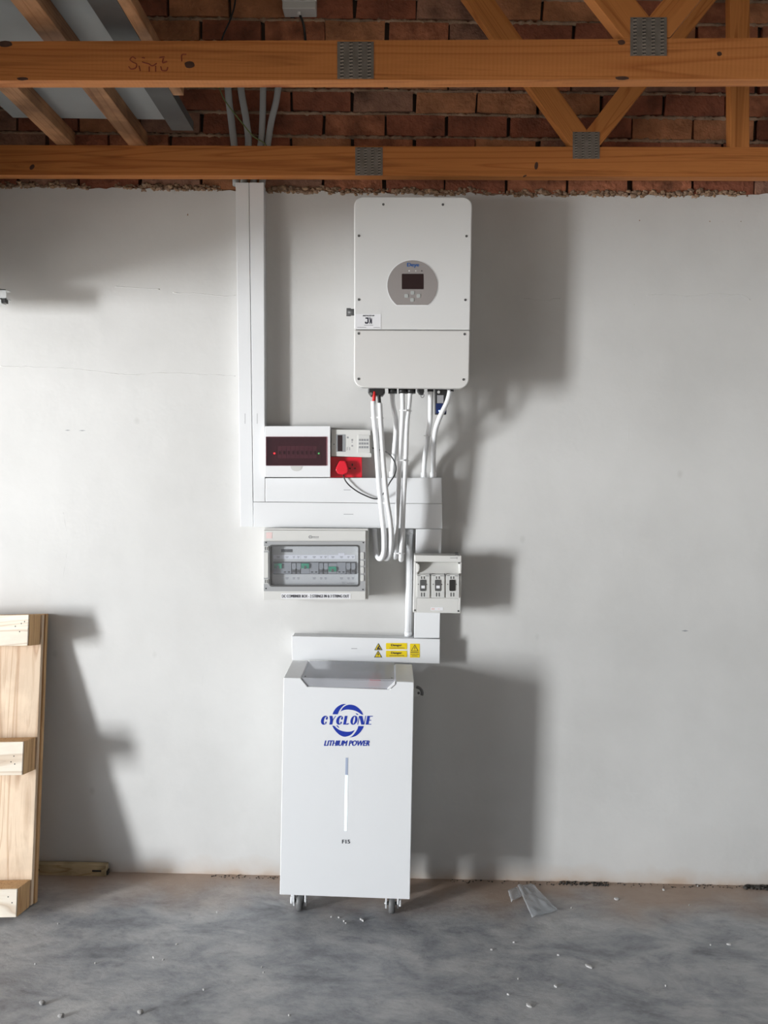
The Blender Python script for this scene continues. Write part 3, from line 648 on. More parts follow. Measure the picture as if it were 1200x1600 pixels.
m = M(); m.px(rr(415.2,682.2,510.6,727.8,1.2,3), YD-.003, .003); dd = m.build('smoked_door', MT['smoke'], db, bevel=.0008)
m = M(); m.px([(453.5,728.2)]+[(463+9.3*math.cos(math.radians(a)), 728.2+8.2*math.sin(math.radians(a))) for a in range(165,-1,-15)], YD-.0008, .0012); m.build('finger_notch', MT['lightg'], db)

# ================================================================== PREPAID METER
YM = -.07
pm = thing('electricity_meter', P3(548, 714, 0), 'small off-white prepaid electricity meter with screen and keypad, right of the distribution board', 'meter')
m = M(); m.px(quadmap(rru(.04,.06,'abcd',3),(519,672.5),(579.5,672.8),(580.5,713),(519,711.5)), YM+.01, -YM-.01); m.build('case_back', MT['lightg'], pm)
m = M(); m.px(quadmap(rru(.03,.05,'abcd',3),(518,671),(578.5,671.8),(580.5,714.6),(517.6,712.6)), YM, .03); m.mi = 1
m.px(circ(543.4,683.6,1.6,12), YM-.0004, .0006); m.px(circ(522,694.2,1.1,10), YM-.0004, .0006)
for p in ((549,686,551.6,689),(549.3,690,551,691.6),(549,695.4,551.6,697.8),(546,698.6,547,703.6),(541.5,699,542.1,704),(543.4,698,543.9,703)): m.px(rr(*p), YM-.0004, .0006)
m.build('case_front', [MT['lightg2'], MT['greyink']], pm, bevel=.002)
m = M(); m.px(rr(525.2,678.6,540,706,.5,2), YM-.0006, .001); m.build('screen_surround', MT['midg'], pm)
m = M(); m.px(rr(527.4,680,535,705), YM-.001, .0008); m.build('screen', MT['lcd'], pm)
m = M(); m.px(quadmap([(0,0),(1,0),(1,1),(0,1)],(559.3,679.6),(577.5,680),(578.2,708),(558.8,707)), YM-.0035, .004); kp = m.build('keypad', MT['lightg'], pm, bevel=.0006)
for ry in (687.4, 693, 698.8):
    for kx in range(4): m = M(); m.px(rr(560.8+kx*3.9, ry-1.6, 563.6+kx*3.9, ry+1.6), YM-.0045, .0012); m.build('key', MT['midg'], kp)

# ================================================================== RED SOCKET, PLUG AND CABLE
m = M(); m.px([(514.8,713.6),(565,714.4),(565.4,746),(514.6,746)], -.045, .045); m.mi = 1; m.px(rr(541,720,560,740,2), -.0455, .0006)
for p in ((549.5,724.5,551.5,728),(545,731,548,733),(553,731,556,733)): m.mi = 2; m.px(rr(*p), -.0458, .0006)
tag(m.build('wall_socket', [MT['red'], MT['red'], MT['black']], bevel=.003), 'red wall socket plate below the electricity meter', 'socket')
pl = thing('plug', P3(534, 741, -.05), 'red three-pin plug pushed into the red socket', 'plug')
pts = [(x/13.33+510, y/13.33+660) for x, y in ((280,792),(385,795),(415,850),(452,965),(440,1050),(355,1092),(240,1072),(186,995),(205,930),(250,840))]
m = M(); m.px(pts, -.078, .032); m.build('body', MT['red'], pl, bevel=.004, seg=3)
m = M(); m.px([(526,734.6),(541,735.2),(541,736),(526,735.4)], -.0786, .001); m.build('grip_line', MT['redc'], pl)
m = M(); m.tube(smooth([P3(536.5,740,-.066), P3(537.5,746,-.072), P3(541,753,-.076), P3(550,762,-.076), P3(566,772,-.076), P3(588,779.5,-.078), P3(600,770,-.09), P3(609,754,-.10), P3(617,741,-.10), P3(618.5,728,-.095), P3(612,714,-.09), P3(602,706,-.08), P3(588,702,-.06), P3(582.5,700,-.045)], .006), .0026, 8)
tag(m.build('plug_cable', MT['black']), 'thin black cable curving from the red plug behind the conduits', 'cable')

# ================================================================== DC COMBINER BOX
YC = -.12
cb = thing('combiner_box', P3(492, 938, 0), 'light grey combiner box with a clear door over green-handled breakers', 'enclosure')
m = M(); m.px([(412.5,828),(575.8,829),(575.5,937),(411.5,936)], YC+.028, -YC-.028); m.build('base', MT['lightg2'], cb, bevel=.003)
m = M()
for p in ([(412,828.5),(571.3,829.3),(571.2,846.6),(411.8,845.9)], [(411.6,923),(571,924.2),(571,937.6),(411.2,937.2)], [(411.8,845.9),(421.5,845.9),(421.5,923.1),(411.6,923.1)], [(561,846.5),(571.2,846.5),(571,924.2),(561,924.1)], [(421.5,845.9),(561,846.5),(561,851),(421.5,851)], [(421.5,917),(561,917),(561,924.1),(421.5,923.1)]): m.px(p, YC, .028)
m.build('front_cover', MT['lightg2'], cb, bevel=.001)
m = M(); m.px([(413,825.6),(575,826.6),(575,829),(413,828)], YC+.006, .03); m.build('top_lip', MT['lightg2'], cb, bevel=.001)
m = M(); m.px(rr(421.5,851,561,917), YC+.022, .003); ip = m.build('inner_panel', MT['lightg'], cb)
m = M(); m.px(rr(427,877.6,557.5,897.2), YC+.0212, .001); m.build('breaker_slot', MT['darkg'], cb)
for g, gx in enumerate((427.4, 470, 512.6)):
    m = M(); m.px(rr(gx,880,gx+13.4,896.4), YC+.014, .007); br_ = m.build('circuit_breaker', MT['midg'], cb)
    ty = 880.5 if g < 2 else 885.5
    m = M(); m.px(rr(gx+.8,ty,gx+12.6,ty+7.6), YC+.008, .006); m.mi = 1; m.px(rr(gx+5.2, ty+3.6, gx+8.2, ty+8.4), YC+.006, .003); m.px(rr(gx+1.8,ty+4.4,gx+3,ty+6), YC+.0075, .003)
    m.build('toggle', [MT['green'], MT['darkg']], br_)
    m = M(); m.px(rr(gx+13.8,879.2,gx+27.6,896.4), YC+.014, .007); m.mi = 1; m.px(rr(gx+16,893,gx+19.4,894.6), YC+.0135, .001); m.px(rr(gx+22.4,893,gx+25.8,894.6), YC+.0135, .001); m.build('surge_arrester', [MT['midg'], MT['black']], cb)
    for fx in (gx+28.6, gx+36.2):
        m = M(); m.px([(fx,880),(fx+6,880),(fx+6.4,888),(fx+5.2,889.5),(fx+5.2,896),(fx+.6,896),(fx+.6,889),(fx,888)], YC+.012, .009); m.mi = 1; m.px(rr(fx+.8,890,fx+5,895), YC+.0115, .001); m.build('fuse_holder', [MT['midg'], MT['darkg']], cb)
    m = M(); m.px(rr(gx,867,gx+42,873.6), YC+.0208, .0012); m.mi = 1
    for a_, l_ in ((5,5),(18.5,5),(30,3.6),(37,3.6)): m.px(rr(gx+a_,869.4,gx+a_+l_,870.4), YC+.0204, .0005); m.px(rr(gx+a_+.6,871.2,gx+a_+l_-.8,871.9), YC+.0204, .0005)
    m.build('label_strip', [MT['paper'], MT['greyink']], cb)
    m = M()
    for a_, l_ in ((18.5,5),(30,3.8),(37,3.8)): m.px(rr(gx+a_,902.4,gx+a_+l_,903.5), YC+.0214, .0005); m.px(rr(gx+a_+.5,904.4,gx+a_+l_-.5,905.2), YC+.0214, .0005)
    m.build('printed_legend', MT['greyink'], cb)
m = M(); m.px(rr(439.3,858,457.2,862.8), YC+.0214, .0005); m.build('rating_label', MT['darkg'], cb)
m = M(); m.px(rr(528.5,864.2,538.4,867), YC+.0205, .001); m.build('paper_tag', MT['paper'], cb)
m = M(); m.text('DC Isolator', 535, 909.3, 554, 912.4, YC+.0214); m.build('printed_legend', MT['greyink'], cb)
# clear door: tinted rim, dark gasket, clear pane, hinges, latch
fr = [(412.2,846),(571.2,847),(571,923.8),(411.8,923)]
m = M(); outer = fr; inner = rr(421.5,852.2,560.8,915.8,3.5,4)
def ringpx(m, out, inn, Y, t):
    o8 = rr(out[0][0], out[0][1], out[2][0], out[2][1], 1.0, 4); k = len(o8); b = len(m.v)
    for lst in (o8, inn):
        for yy in (Y, Y+t):
            for x, y in lst: X, Z = W(x, y, Y); m.v.append(Vector((X, yy, Z)))
    for i in range(k):
        j = (i+1) % k
        m.face((b+i, b+2*k+i, b+2*k+j, b+j)); m.face((b+2*k+i, b+3*k+i, b+3*k+j, b+2*k+j)); m.face((b+i, b+j, b+k+j, b+k+i))
ringpx(m, outer, inner, YC-.008, .008); dr = m.build('clear_door', MT['doorgrey'], cb)
m = M(); g0 = rr(420.6,851.3,561.6,916.7,4,4); g1 = rr(422.6,853.6,559.6,914.4,3,4)
o_ = [(x, y) for x, y in g0]; k = len(o_); b = 0
for lst in (g0, g1):
    for yy in (YC-.0095, YC-.002):
        for x, y in lst: X, Z = W(x, y, YC-.0095); m.v.append(Vector((X, yy, Z)))
for i in range(k):
    j = (i+1) % k; m.face((i, 2*k+i, 2*k+j, j)); m.face((2*k+i, 3*k+i, 3*k+j, 2*k+j)); m.face((i, j, k+j, k+i))
m.build('gasket', MT['darkg'], dr)
m = M(); m.px(g1, YC-.006, .002); m.build('pane', MT['tinted'], dr)
for yy in (857, 908.5):
    m = M(); m.px(rr(412.5,yy-3.6,419,yy+3.6), YC-.0105, .003); m.mi = 1; m.px(rr(414,yy-2.6,415.2,yy+2.6), YC-.011, .001); m.px(rr(416.8,yy-2.6,418,yy+2.6), YC-.011, .001); m.build('hinge', [MT['lightg'], MT['darkg']], dr)
m = M(); m.px(rr(412.4,863,418.8,902.6,1,2), YC-.0095, .002); m.build('hinge_strip', MT['lightg2'], dr)
for ya, yb in ((863,874),(876,884),(886,896),(898,908)):
    m = M(); m.px(rr(563.6,ya,568.6,yb,1.2,2), YC-.011, .003); m.build('latch', MT['lightg'], dr, bevel=.0006)
for x, y in ((415.6,919.6),(567.6,847.8),(415.6,847.6),(567,921.2)):
    m = M(); m.px(circ(x, y, 1.1, 10), YC-.009, .002); m.build('screw', MT['black'], dr)
m = M(); m.px(rr(439.3,927.2,548,935.4), YC-.0006, .0008); m.mi = 1; m.text('DC COMBINER BOX - 2 STRINGS IN & 3 STRING OUT', 440.4, 929.2, 545.5, 933.8, YC-.0006, 0, .03); m.build('name_label', [MT['paper'], MT['ink']], cb)
m = M(); m.px(rr(416,831.8,425.2,841.4), YC-.0006, .0008); m.mi = 1
for k in range(4): m.px(rr(417,833.2+k*2,424,834+k*2), YC-.0009, .0004)
m.build('sticker', [MT['pink'], MT['pink']], cb)
m = M(); 
ring = [P3(484.6+2.2*math.cos(t*.524), 839+2.2*math.sin(t*.524), YC-.0004) for t in range(13)]; m.tube(ring, .0009, 5, cap=False)
for x0, x1 in ((487.8,489.6),(490.3,492.3),(493,494.8),(495.6,498)): m.px(rr(x0,838.2,x1,839.9), YC-.0006, .0006)
m.px(rr(483,840.8,498,841.3), YC-.0006, .0006); m.px(rr(483.6,838.7,485.8,839.4), YC-.0006, .0006)
m.build('printed_mark', MT['greyink'], cb)

# ================================================================== THREE-POLE FUSE SWITCH
YS = -.135
fs = thing('fuse_switch', P3(683, 958, 0), 'light grey three-pole fuse switch with three dark windows, on the vertical trunking', 'fuse switch')
oq = ((647.6,867.4),(721.6,868.4),(719.4,958.4),(645.6,957))
def sq(u0, v0, u1, v1, r=0): return quadmap([(u0,v0),(u1,v0),(u1,v1),(u0,v1)], *oq)
m = M(); m.px(sq(.015,.01,.985,.985), YS+.05, -YS-.05-.0555); m.build('base', MT['lightg'], fs, bevel=.003)
m = M(); m.px(sq(0,0,1,.115), YS-.012, .07); m.build('top_handle', MT['lightg2'], fs, bevel=.003)
m = M(); m.px(sq(0,.115,.075,1), YS, .055).px(sq(.955,.115,1,1), YS, .055).px(sq(.075,.745,.955,1), YS, .055).px(sq(.075,.32,.955,.745), YS+.004, .05)
b0 = len(m.v)
A = [P3(*sq(.075,.115,.955,.32)[i], YS) for i in range(4)]
for p in A: m.v.append(p)
A2 = [Vector((p.x, p.y+.040, p.z)) for p in A[:2]] + [Vector((p.x, p.y+.004, p.z)) for p in A[2:]]
for p in A2: m.v.append(p)
m.face((b0+7, b0+6, b0+5, b0+4)); 
m.build('front_cover', MT['lightg2'], fs, bevel=.0015)
m = M(); m.px([(651,880),(655,881.5),(656,887),(654.6,893),(651.4,895)], YS-.002, .02); m.build('side_catch', MT['lightg2'], fs, bevel=.002)
for k, (x0, x1) in enumerate(((651.5,671.5),(674,694.5),(697,717.5))):
    m = M(); m.px(rr(x0,897.6,x1,934.2,1,2), YS-.004, .009); fw = m.build('fuse_window', MT['lightg'], fs, bevel=.001)
    cx = (656,679.4,702)[k]; 
    m = M(); m.px(rr(cx+.2,905.8,cx+9.2,923.6,1.8,3), YS-.0062, .003); m.build('dark_window', MT['black' if k == 2 else 'darkg'], fw)
    if k < 2: m = M(); m.px(rr(cx+2.3,915,cx+7.8,919.4), YS-.0070, .001); m.build('white_marker', MT['paper'], fw)
    m = M()
    for a in (1.8, 6.0): m.px(rr(cx+a,900.6,cx+a+1.7,904.6), YS-.0045, .001).px(rr(cx+a,926,cx+a+1.7,932), YS-.0045, .001)
    for p in ((cx-2.4,913),(cx+10.8,913.2)): m.px(circ(p[0],p[1],.9,8), YS-.0045, .001)
    m.px(rr(cx-4,899,cx+1,899.8), YS-.0045, .001).px(rr(cx+8.5,899.4,cx+14,900.2), YS-.0045, .001)
    m.build('contact_slots', MT['darkg'], fw)
    m = M(); m.px(rr(x1-.3,896.2,x1+1.3,900), YS-.006, .006); m.build('clip', MT['darkg'], fs)
for x, y in ((650.9,878.4),(717.2,879.6),(648.4,953.6),(716.2,954.8)):
    m = M(); m.px(circ(x, y, 1.5, 10), YS-.0012, .002); m.build('screw', MT['darkg'], fs)
m = M(); m.px(rr(673,949,692.4,953.8), YS-.0006, .0008); m.mi = 1; m.px(rr(674,950,679,953), YS-.0009, .0004); m.px(rr(684,951,687,952), YS-.0009, .0004); m.build('sticker', [MT['paper'], MT['pink']], fs)
m = M(); m.px(rr(703.5,871.4,713,872.4), YS-.0125, .0006); m.px(rr(713.4,870.4,714.6,873.6), YS-.0125, .0006); m.build('printed_mark', MT['greyink'], fs)
m = M(); m.px(rr(712,864.5,716.5,868.5), YS+.01, .04); m.build('top_tab', MT['darkg'], fs)

# ================================================================== BATTERY CABINET
YB = -.32
bc = thing('battery_cabinet', F(540, 1420), 'white floor-standing lithium battery cabinet on casters with a blue round logo', 'battery')
def zb_(x, y): return W(x, y, YB)
outl = [(443,1059),(469.5,1059.5),(480.5,1073),(609,1077.5),(618.5,1065),(646.8,1066),(640.5,1405.5),(437,1398)]
m = M(); m.prism([W(x, y, YB) for x, y in outl], YB, -.085); m.build('body', MT['white'], bc, bevel=.0022)
# frosted cover over the terminals
zf = W(470,1060,YB)[1]; xL = W(470.5,1060,YB)[0]; xR = W(617.5,1060,YB)[0]; xLb = W(480.5,1073,YB)[0]; xRb = W(609,1077,YB)[0]; zlo = W(545,1075,YB)[1]
m = M(); m.box(xL+.003, xR-.003, YB+.004, -.088, zf-.002, zf+.0015)
m.prism([(xL+.001,zf-.002),(xLb,zlo+.001),(xRb,zlo-.001),(xR-.001,zf-.004)], YB+.004, YB+.006); m.build('terminal_cover', MT['frost'], bc)
for x in (xL+.012, xR-.012):
    m = M(); m.cyl((x, YB+.02, zf+.001), (x, YB+.02, zf+.0035), .003, 12); m.build('screw', MT['darkg'], bc)
def term(px, mt, lab):
    x = W(px, 1064, YB)[0]; t = M(); t.box(x-.020, x+.020, YB+.02, YB+.07, zlo+.001, zlo+.026); t.build('terminal', MT[mt], bc, bevel=.004)
term(497, 'ink', ''); term(586, 'red', '')
x = W(586, 1064, YB)[0]; m = M(); m.box(x-.014, x+.018, YB+.10, YB+.15, zlo+.001, zlo+.014); m.build('terminal', MT['red'], bc, bevel=.003)
m = M(); m.prism([(xR-.0005,zf-.004),(xRb-.010,zlo-.0005),(xRb-.001,zlo-.0005),(xR-.0005,zf-.014)], YB-.003, YB+.004); m.build('corner_clip', MT['white'], bc)
# lettering and emblem
EM = M()
def L(pts): EM.px(pts, YB-.0006, .0008)
def Z(pts): L([(480+x/10, 1080+y/10) for x, y in pts])
def arcband(outer, inner): Z(outer + inner[::-1])
def cr(pts, n=6):
    q = [Vector((x, y, 0)) for x, y in pts]; out = []
    qq = [2*q[0]-q[1]] + q + [2*q[-1]-q[-2]]
    for i in range(1, len(qq)-2):
        for k in range(n):
            t = k/n; a, b, c, d = qq[i-1], qq[i], qq[i+1], qq[i+2]; p = 0.5*((2*b)+(c-a)*t+(2*a-5*b+4*c-d)*t*t+(3*b-a-3*c+d)*t**3); out.append((p.x, p.y))
    out.append(pts[-1]); return out
arcband(cr([(393,360),(420,305),(465,250),(520,215),(570,201),(606,203)]), cr([(475,362),(492,318),(520,275),(552,238),(580,216),(606,203)]))
arcband(cr([(522,318),(555,262),(605,225),(665,211),(735,222),(800,262),(848,315),(875,368)]), cr([(522,318),(560,298),(620,287),(690,292),(750,306),(805,333),(845,362),(875,368)]))
arcband(cr([(885,545),(865,590),(825,645),(770,692),(715,715),(665,722)]), cr([(797,545),(785,590),(760,632),(728,675),(698,705),(665,722)]))
arcband(cr([(742,605),(710,655),(665,690),(600,711),(545,703),(480,662),(425,600),(390,538)]), cr([(742,605),(700,625),(650,634),(580,630),(510,610),(455,575),(425,545),(390,538)]))
Z([(752,346),(778,348),(800,368),(783,372)]); Z([(452,534),(478,538),(502,574),(485,570)])
# CYCLONE, fat-and-thin italic capitals; local x 0..1, y 0 (base) .. 1 (top)
def glyph(px0, w_, polys, top=386, bot=522, sl=.20):
    for poly in polys: Z([(px0 + x*w_ + y*(bot-top)*sl, bot - y*(bot-top)) for x, y in poly])
def ell(cx, cy, rx, ry, a0, a1, n=14): return [(cx+rx*math.cos(math.radians(a0+(a1-a0)*k/n)), cy+ry*math.sin(math.radians(a0+(a1-a0)*k/n))) for k in range(n+1)]
Cg = [ell(.55,.5,.55,.52,42,318)+ell(.72,.5,.27,.41,310,50), ell(.86,.72,.15,.17,0,360,10)[:-1], ell(.84,.22,.12,.12,0,360,8)[:-1]]
Yg = [[(-.02,1),(.42,1),(.66,.5),(.66,0),(.22,0),(.22,.45)], [(.86,1),(.98,1),(.66,.5),(.52,.42)]]
Lg = [[(.0,0),(.5,0),(.5,1),(.0,1)], [(.5,0),(1.0,0),(1.04,.16),(.5,.08)]]
Og = [ell(.5,.5,.5,.52,90,270)+ell(.5,.5,.14,.43,270,90), ell(.5,.5,.5,.52,-90,90)+ell(.5,.5,.14,.43,90,-90)]
Ng = [[(.0,0),(.10,0),(.10,1),(.0,1)], [(.02,1),(.44,1),(.92,0),(.52,0)], [(.84,0),(.93,0),(.93,1),(.84,1)]]
Eg = [[(.0,0),(.5,0),(.5,1),(.0,1)], [(.5,0),(1,0),(1,.08),(.5,.08)], [(.5,.46),(.85,.46),(.85,.54),(.5,.54)], [(.5,.92),(1,.92),(1,1),(.5,1)]]
for g, x0, w_ in ((Cg,202,98),(Yg,322,104),(Cg,440,98),(Lg,560,84),(Og,662,108),(Ng,782,118),(Eg,912,88)): glyph(x0, w_, g)
EM.text('LITHIUM POWER', 506, 1157, 577.5, 1165.4, YB, .32, .055)
EM.build('logo', MT['inkblue'], bc)
m = M(); m.text('F15', 534.3, 1312.2, 547, 1318, YB, 0, .05); m.build('model_lettering', MT['ink'], bc)
m = M(); m.px([(540,1184),(543.9,1184),(543.4,1211),(539.4,1211)], YB-.0006, .0008); m.mi = 1; m.px([(539.4,1211),(543.4,1211),(541.8,1298),(538.2,1298)], YB-.0006, .0008)
m.build('charge_bar', [MT['ledbar0'], MT['ledbar']], bc)
# latch on the right side
a = P3(648, 1083, -.24); lt = M(); lt.box(a.x-.006, a.x+.016, -.245, -.22, a.z-.012, a.z+.012); lt.build('side_latch', MT['lightg'], bc, bevel=.002)
m = M(); q = [P3(650+9.5*math.cos(t), 1083-9.5*math.sin(t)*1.0, -.23) for t in [math.radians(v) for v in range(-20, 100, 12)]]; m.tube(q, .0055, 8); m.build('latch_lever', MT['rubber'], bc)
m = M(); m.px(circ(654,1083,2,10), -.247, .004); m.build('latch_bolt', MT['darkg'], bc)
# casters
zbot = max(W(437,1398,YB)[1], W(640.5,1405.5,YB)[1])
def caster(x, y):
    r = .034; top = zbot-.002
    c = thing('caster', (0,0,0), None, None)
    c.parent = bc; c.location = Vector((x, y, 0))-ORG[bc.name]; ORG[c.name] = Vector((x, y, 0))
    m = M(); m.box(x-.022, x+.022, y-.022, y+.03, top-.001, top+.002); m.build('mounting_plate', MT['white'], c)
    for s_ in (-1, 1):
        m = M(); n0 = len(m.v)
        prof = [(y-.024, top-.004), (y+.026, top-.004), (y+.030, .038), (y+.018, .020), (y-.008, .020), (y-.022, .045)]
        x0, x1 = x+s_*.0185, x+s_*.0245
        for xx in (x0, x1):
            for py, pz in prof: m.v.append(Vector((xx, py, pz)))
        k = len(prof); m.face(tuple(range(k))); m.face(tuple(range(2*k-1, k-1, -1)))
        for i in range(k): m.face((i, i+k, (i+1)%k+k, (i+1)%k))
        m.build('fork', MT['white'], c, bevel=.0008)
    m = M(); m.tube([(x-.0115, y+.004, r), (x-.009, y+.004, r), (x+.009, y+.004, r), (x+.0115, y+.004, r)], [r*.86, r, r, r*.86], 28); m.build('wheel', MT['rubber'], c)
    m = M(); m.cyl((x-.028, y+.004, r), (x+.028, y+.004, r), .006, 12); m.build('axle', MT['chrome'], c)
    if s_: 
        m = M(); sx = -1 if x < ORG[bc.name].x else 1; m.box(x+sx*.0255, x+sx*.034, y-.020, y+.004, .034, .060); m.build('brake_lever', MT['white'], c, bevel=.003)
pA = F(468, 1425); pB = F(612, 1429)
caster(pA.x, pA.y+.012); caster(pB.x, pB.y+.012); caster(pA.x, -.13); caster(pB.x, -.13)

# ================================================================== PALLET
xt = W(74.5, 958, -.02)[0]; xb = F(40, 1432).x
pal = bpy.data.objects.new('wooden_pallet', None); COL.objects.link(pal)
tag(pal, 'wooden pallet stood on edge against the wall at the left, blocks facing out', 'pallet')
yb = F(20, 1441).y + .105; zpt = W(74.5, 958, -.02)[1]; lean = math.atan2(-.028 - yb, zpt)
pal.location = (xb, yb, 0); pal.rotation_euler = (-lean, -(math.atan2(xb-xt, 1.0)), 0); ORG[pal.name] = Vector((0,0,0))
Hh = zpt/math.cos(lean)
z0m = W(20, 1217, -.235)[1]/math.cos(lean); z1m = W(20, 1166.5, -.225)[1]/math.cos(lean); z1b = W(20, 1384, -.27)[1]/math.cos(lean)
def pbox(name, x0, x1, y0, y1, z0, z1, mt, mts=None, bevel=.002, par=pal, holes=()):
    m = M(); m.box(x0, x1, y0, y1, z0, z1)
    mats_ = [MT[mt]]
    for hx, hz in holes: m.mi = 1; m.cyl((hx, y0-.0006, hz), (hx, y0+.002, hz), .0026, 8)
    if holes: mats_.append(MT['black'])
    return m.build(name, mats_, par, bevel=bevel)
XR = 0.0
pbox('deck_board', -.30, XR-.006, -.018, .0, .004, Hh-.004, 'palletw')
pbox('deck_board', -.52, -.304, -.018, .0, .004, Hh-.002, 'palletw'); pbox('deck_board', -.76, -.524, -.018, .0, .004, Hh-.003, 'palletw')
pbox('side_rail', -.76, XR, .0005, .020, .004, Hh, 'plyend')
def block(z0, z1, xr_, holes):
    o = pbox('stringer', -.76, XR-.012, -.105, -.0185, z0, z1, 'plyend')
    p = pbox('facing_board', -.76, XR-.014-.0, -.112, -.1055, z0+.001, z1-.001, 'palletb', holes=holes); return o
def zpx(y): d = ray(20, y); return None
block(Hh-.118, Hh-.002, 0, [(-.040,Hh-.035),(-.062,Hh-.045),(-.045,Hh-.065),(-.028,Hh-.028)]); block(z0m, z1m, 0, [(-.042,z0m+.040),(-.056,z0m+.048),(-.046,z0m+.068)]); block(.0, z1b, 0, [(-.03,.05),(-.045,.07)])

# ================================================================== SMALL THINGS ON THE FLOOR
# spirit level along the wall
a = F(168, 1366); m = M(); x1 = a.x
m.box(x1-.75, x1, -.034, -.006, .0, .043); m.mi = 1; m.box(x1-.055, x1-.018, -.0346, -.033, .018, .026).box(x1-.302, x1-.265, -.0346, -.033, .018, .026); m.box(x1, x1+.006, -.030, -.010, .004, .02)
tag(m.build('spirit_level', [MT['level'], MT['black']], bevel=.002), 'worn yellowish spirit level lying at the foot of the wall behind the pallet', 'spirit level')
# clear plastic bag
def sheetmesh(c4, nx=14, ny=14, amp=.008, seed=1):
    m = M(); A, B, C, D = [F(*p) for p in c4]; b = 0
    for j in range(ny+1):
        for i in range(nx+1):
            u = i/nx; v = j/ny; p = (A*(1-u)+B*u)*(1-v)+(D*(1-u)+C*u)*v
            z = .003+amp*abs(noise.noise(Vector((u*3+seed, v*4, 0))))+.004*abs(noise.noise(Vector((u*11, v*9+seed, 0)))); m.v.append(Vector((p.x, p.y, z)))
    for j in range(ny):
        for i in range(nx): q = j*(nx+1)+i; m.face((q, q+1, q+nx+2, q+nx+1), True)
    return m
bag = thing('plastic_bag', F(836, 1410), 'crumpled clear plastic bag lying flat on the floor right of the battery cabinet', 'bag')
o = sheetmesh([(808,1385),(832,1383),(872,1424),(831,1435)]).build('bag_body', MT['film'], bag); s_ = o.modifiers.new('thick','SOLIDIFY'); s_.thickness = .0006
o = sheetmesh([(793,1393),(808,1387),(815,1402),(799,1411)], 6, 6, .010, 5).build('bag_flap', MT['film'], bag); s_ = o.modifiers.new('thick','SOLIDIFY'); s_.thickness = .0006
# flakes
big = [((921,1511),(.030,.008),-.7,'largest curled white flake on the floor at right'), ((827,1572),(.020,.007),-.8,'white flake nearest the camera right of centre'), ((868,1541.7),(.013,.006),-.6,'white flake right of centre, just behind the nearest one'),
       ((1139.6,1476),(.018,.006),.1,'pale flake on the floor at the far right'), ((1036.7,1391),(.008,.007),0,'small bright round crumb by the wall at right'), ((963,1405),(.020,.010),.3,'ragged white scrap by the wall right of the plastic bag')]
def flake(p, sz, rot, seed, mt='chip'):
    c = F(*p); m = M(); n = 9; top = []
    for k in range(n):
        t = 2*math.pi*k/n; r = 1+.45*noise.noise(Vector((math.cos(t)*1.5, math.sin(t)*1.5, seed*2.3)))
        x = sz[0]*.5*r*math.cos(t); y = sz[1]*.5*r*math.sin(t)*1.6; top.append((x*math.cos(rot)-y*math.sin(rot), x*math.sin(rot)+y*math.cos(rot)))
    for z, f in ((0,.9),(.0035,1.0),(.005,.6)):
        for x, y in top: m.v.append(Vector((c.x+x*f, c.y+y*f, z)))
    for l in range(2):
        for k in range(n): j = (k+1) % n; m.face((l*n+k, l*n+j, (l+1)*n+j, (l+1)*n+k))
    m.face(tuple(range(2*n, 3*n))); m.face(tuple(range(n-1, -1, -1))); return m.build('plaster_flake', MT[mt])
for i, (p, sz, rot, lab) in enumerate(big): tag(flake(p, sz, rot, i), lab, 'flake')
for i, (x, y) in enumerate([(529.7,1434),(537.7,1440),(541,1443),(518,1433),(564,1437),(567,1439)]):
    tag(flake((x,y), (random.uniform(.006,.012), .004), random.uniform(-1,1), i+10), 'tiny white flake on the floor just in front of the battery cabinet', 'flake', 'tiny flakes in front of the cabinet')
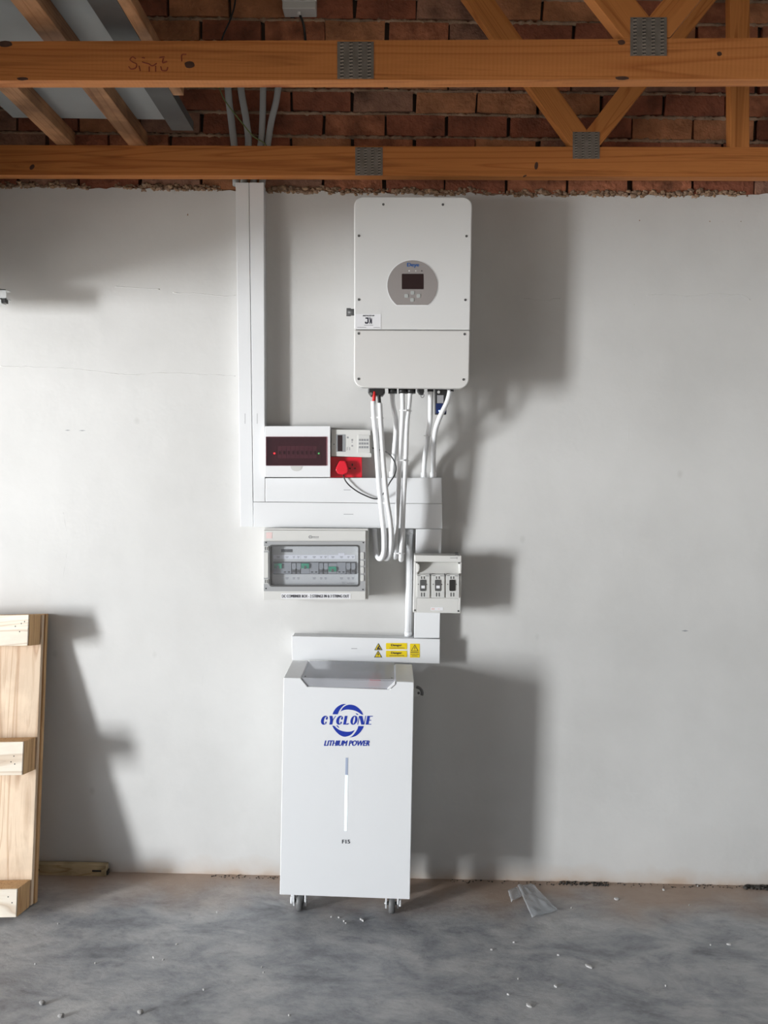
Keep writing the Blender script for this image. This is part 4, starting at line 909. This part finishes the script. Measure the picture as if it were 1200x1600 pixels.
for i, (x, y) in enumerate([(794,1554.6),(768,1484.6),(803,1473),(872,1493),(1077,1415),(810,1530),(1110,1477),(1040,1541),(893,1419),(1090,1385)]):
    lab = {1: 'tiny flake on the floor midway between plastic bag and the bottom edge', 4: 'tiny pale flake near the wall at far right', 7: 'tiny flake alone on the bare floor at lower right', 8: 'tiny flake just right of the plastic bag'}.get(i, 'tiny pale flake scattered on the floor to the right of the cabinet')
    tag(flake((x,y), (random.uniform(.005,.009), .003), random.uniform(-1,1), i+30), lab, 'flake', 'tiny flakes right of the cabinet')
for i, (x, y) in enumerate([(149,1505.6),(255,1500),(412,1520),(409,1512),(339,1426),(91,1444),(276,1476),(452,1587),(55,1507),(240,1497),(318,1547)]):
    lab = {4: 'tiny flake on the floor between cabinet and spirit level, closest to the wall', 5: 'tiny flake just right of the pallet foot', 7: 'tiny flake at the bottom edge below the cabinet left caster', 8: 'leftmost tiny flake on the floor, above the grey pebbles'}.get(i, 'tiny pale flake scattered on the floor to the left of the cabinet')
    tag(flake((x,y), (random.uniform(.005,.010), .003), random.uniform(-1,1), i+50), lab, 'flake', 'tiny flakes left of the cabinet')
for (x, y), lab in (((66,1569),'grey pebble near the lower left corner'), ((96,1589),'small grey pebble at the bottom left edge'), ((220,1583),'small dark pebble on the floor at lower left, nearest the camera')):
    c = F(x, y); m = M(); m.blob((c.x, c.y, .005), .010, .008, .006, x, .2); tag(m.build('pebble', MT['pebble']), lab, 'pebble')
# dirt along the wall foot
m = M()
for x0, x1, n, s_ in ((872,952,70,.004),(1160,1215,90,.006),(330,436,40,.0025),(700,870,40,.0025),(950,1160,60,.0025)):
    for i in range(n):
        x = random.uniform(x0, x1); c = F(x, 1362+ (x-170)*.0215+1.5); q = random.uniform(.4,1)*s_; m.blob((c.x, random.uniform(-.028,-.004), q*.6), q*1.4, q, q*.9, i, .4, 6, 4)
tag(m.build('dirt_crumbs', MT['dirt']), 'dark crumbs of dirt along the foot of the wall', 'dirt', kind='stuff')
# small marks pressed in the wall: two staples of pencil and scuffs
for (x0, y0, x1, y1), lab in (((101,671.5,110,673.2),'left of two short dark scratches on the wall left of the trunking'), ((123,672,134,673.6),'right of two short dark scratches on the wall left of the trunking'), ((1065,984.5,1076,987),'dark chip mark on the wall at the far right')):
    m = M(); m.px([(x0,(y0+y1)/2),((x0+x1)/2,y0),(x1,(y0+y1)/2-.2),((x0+x1)/2,y1)], -.0006, .0012); tag(m.build('wall_mark', MT['midg']), lab, 'mark')
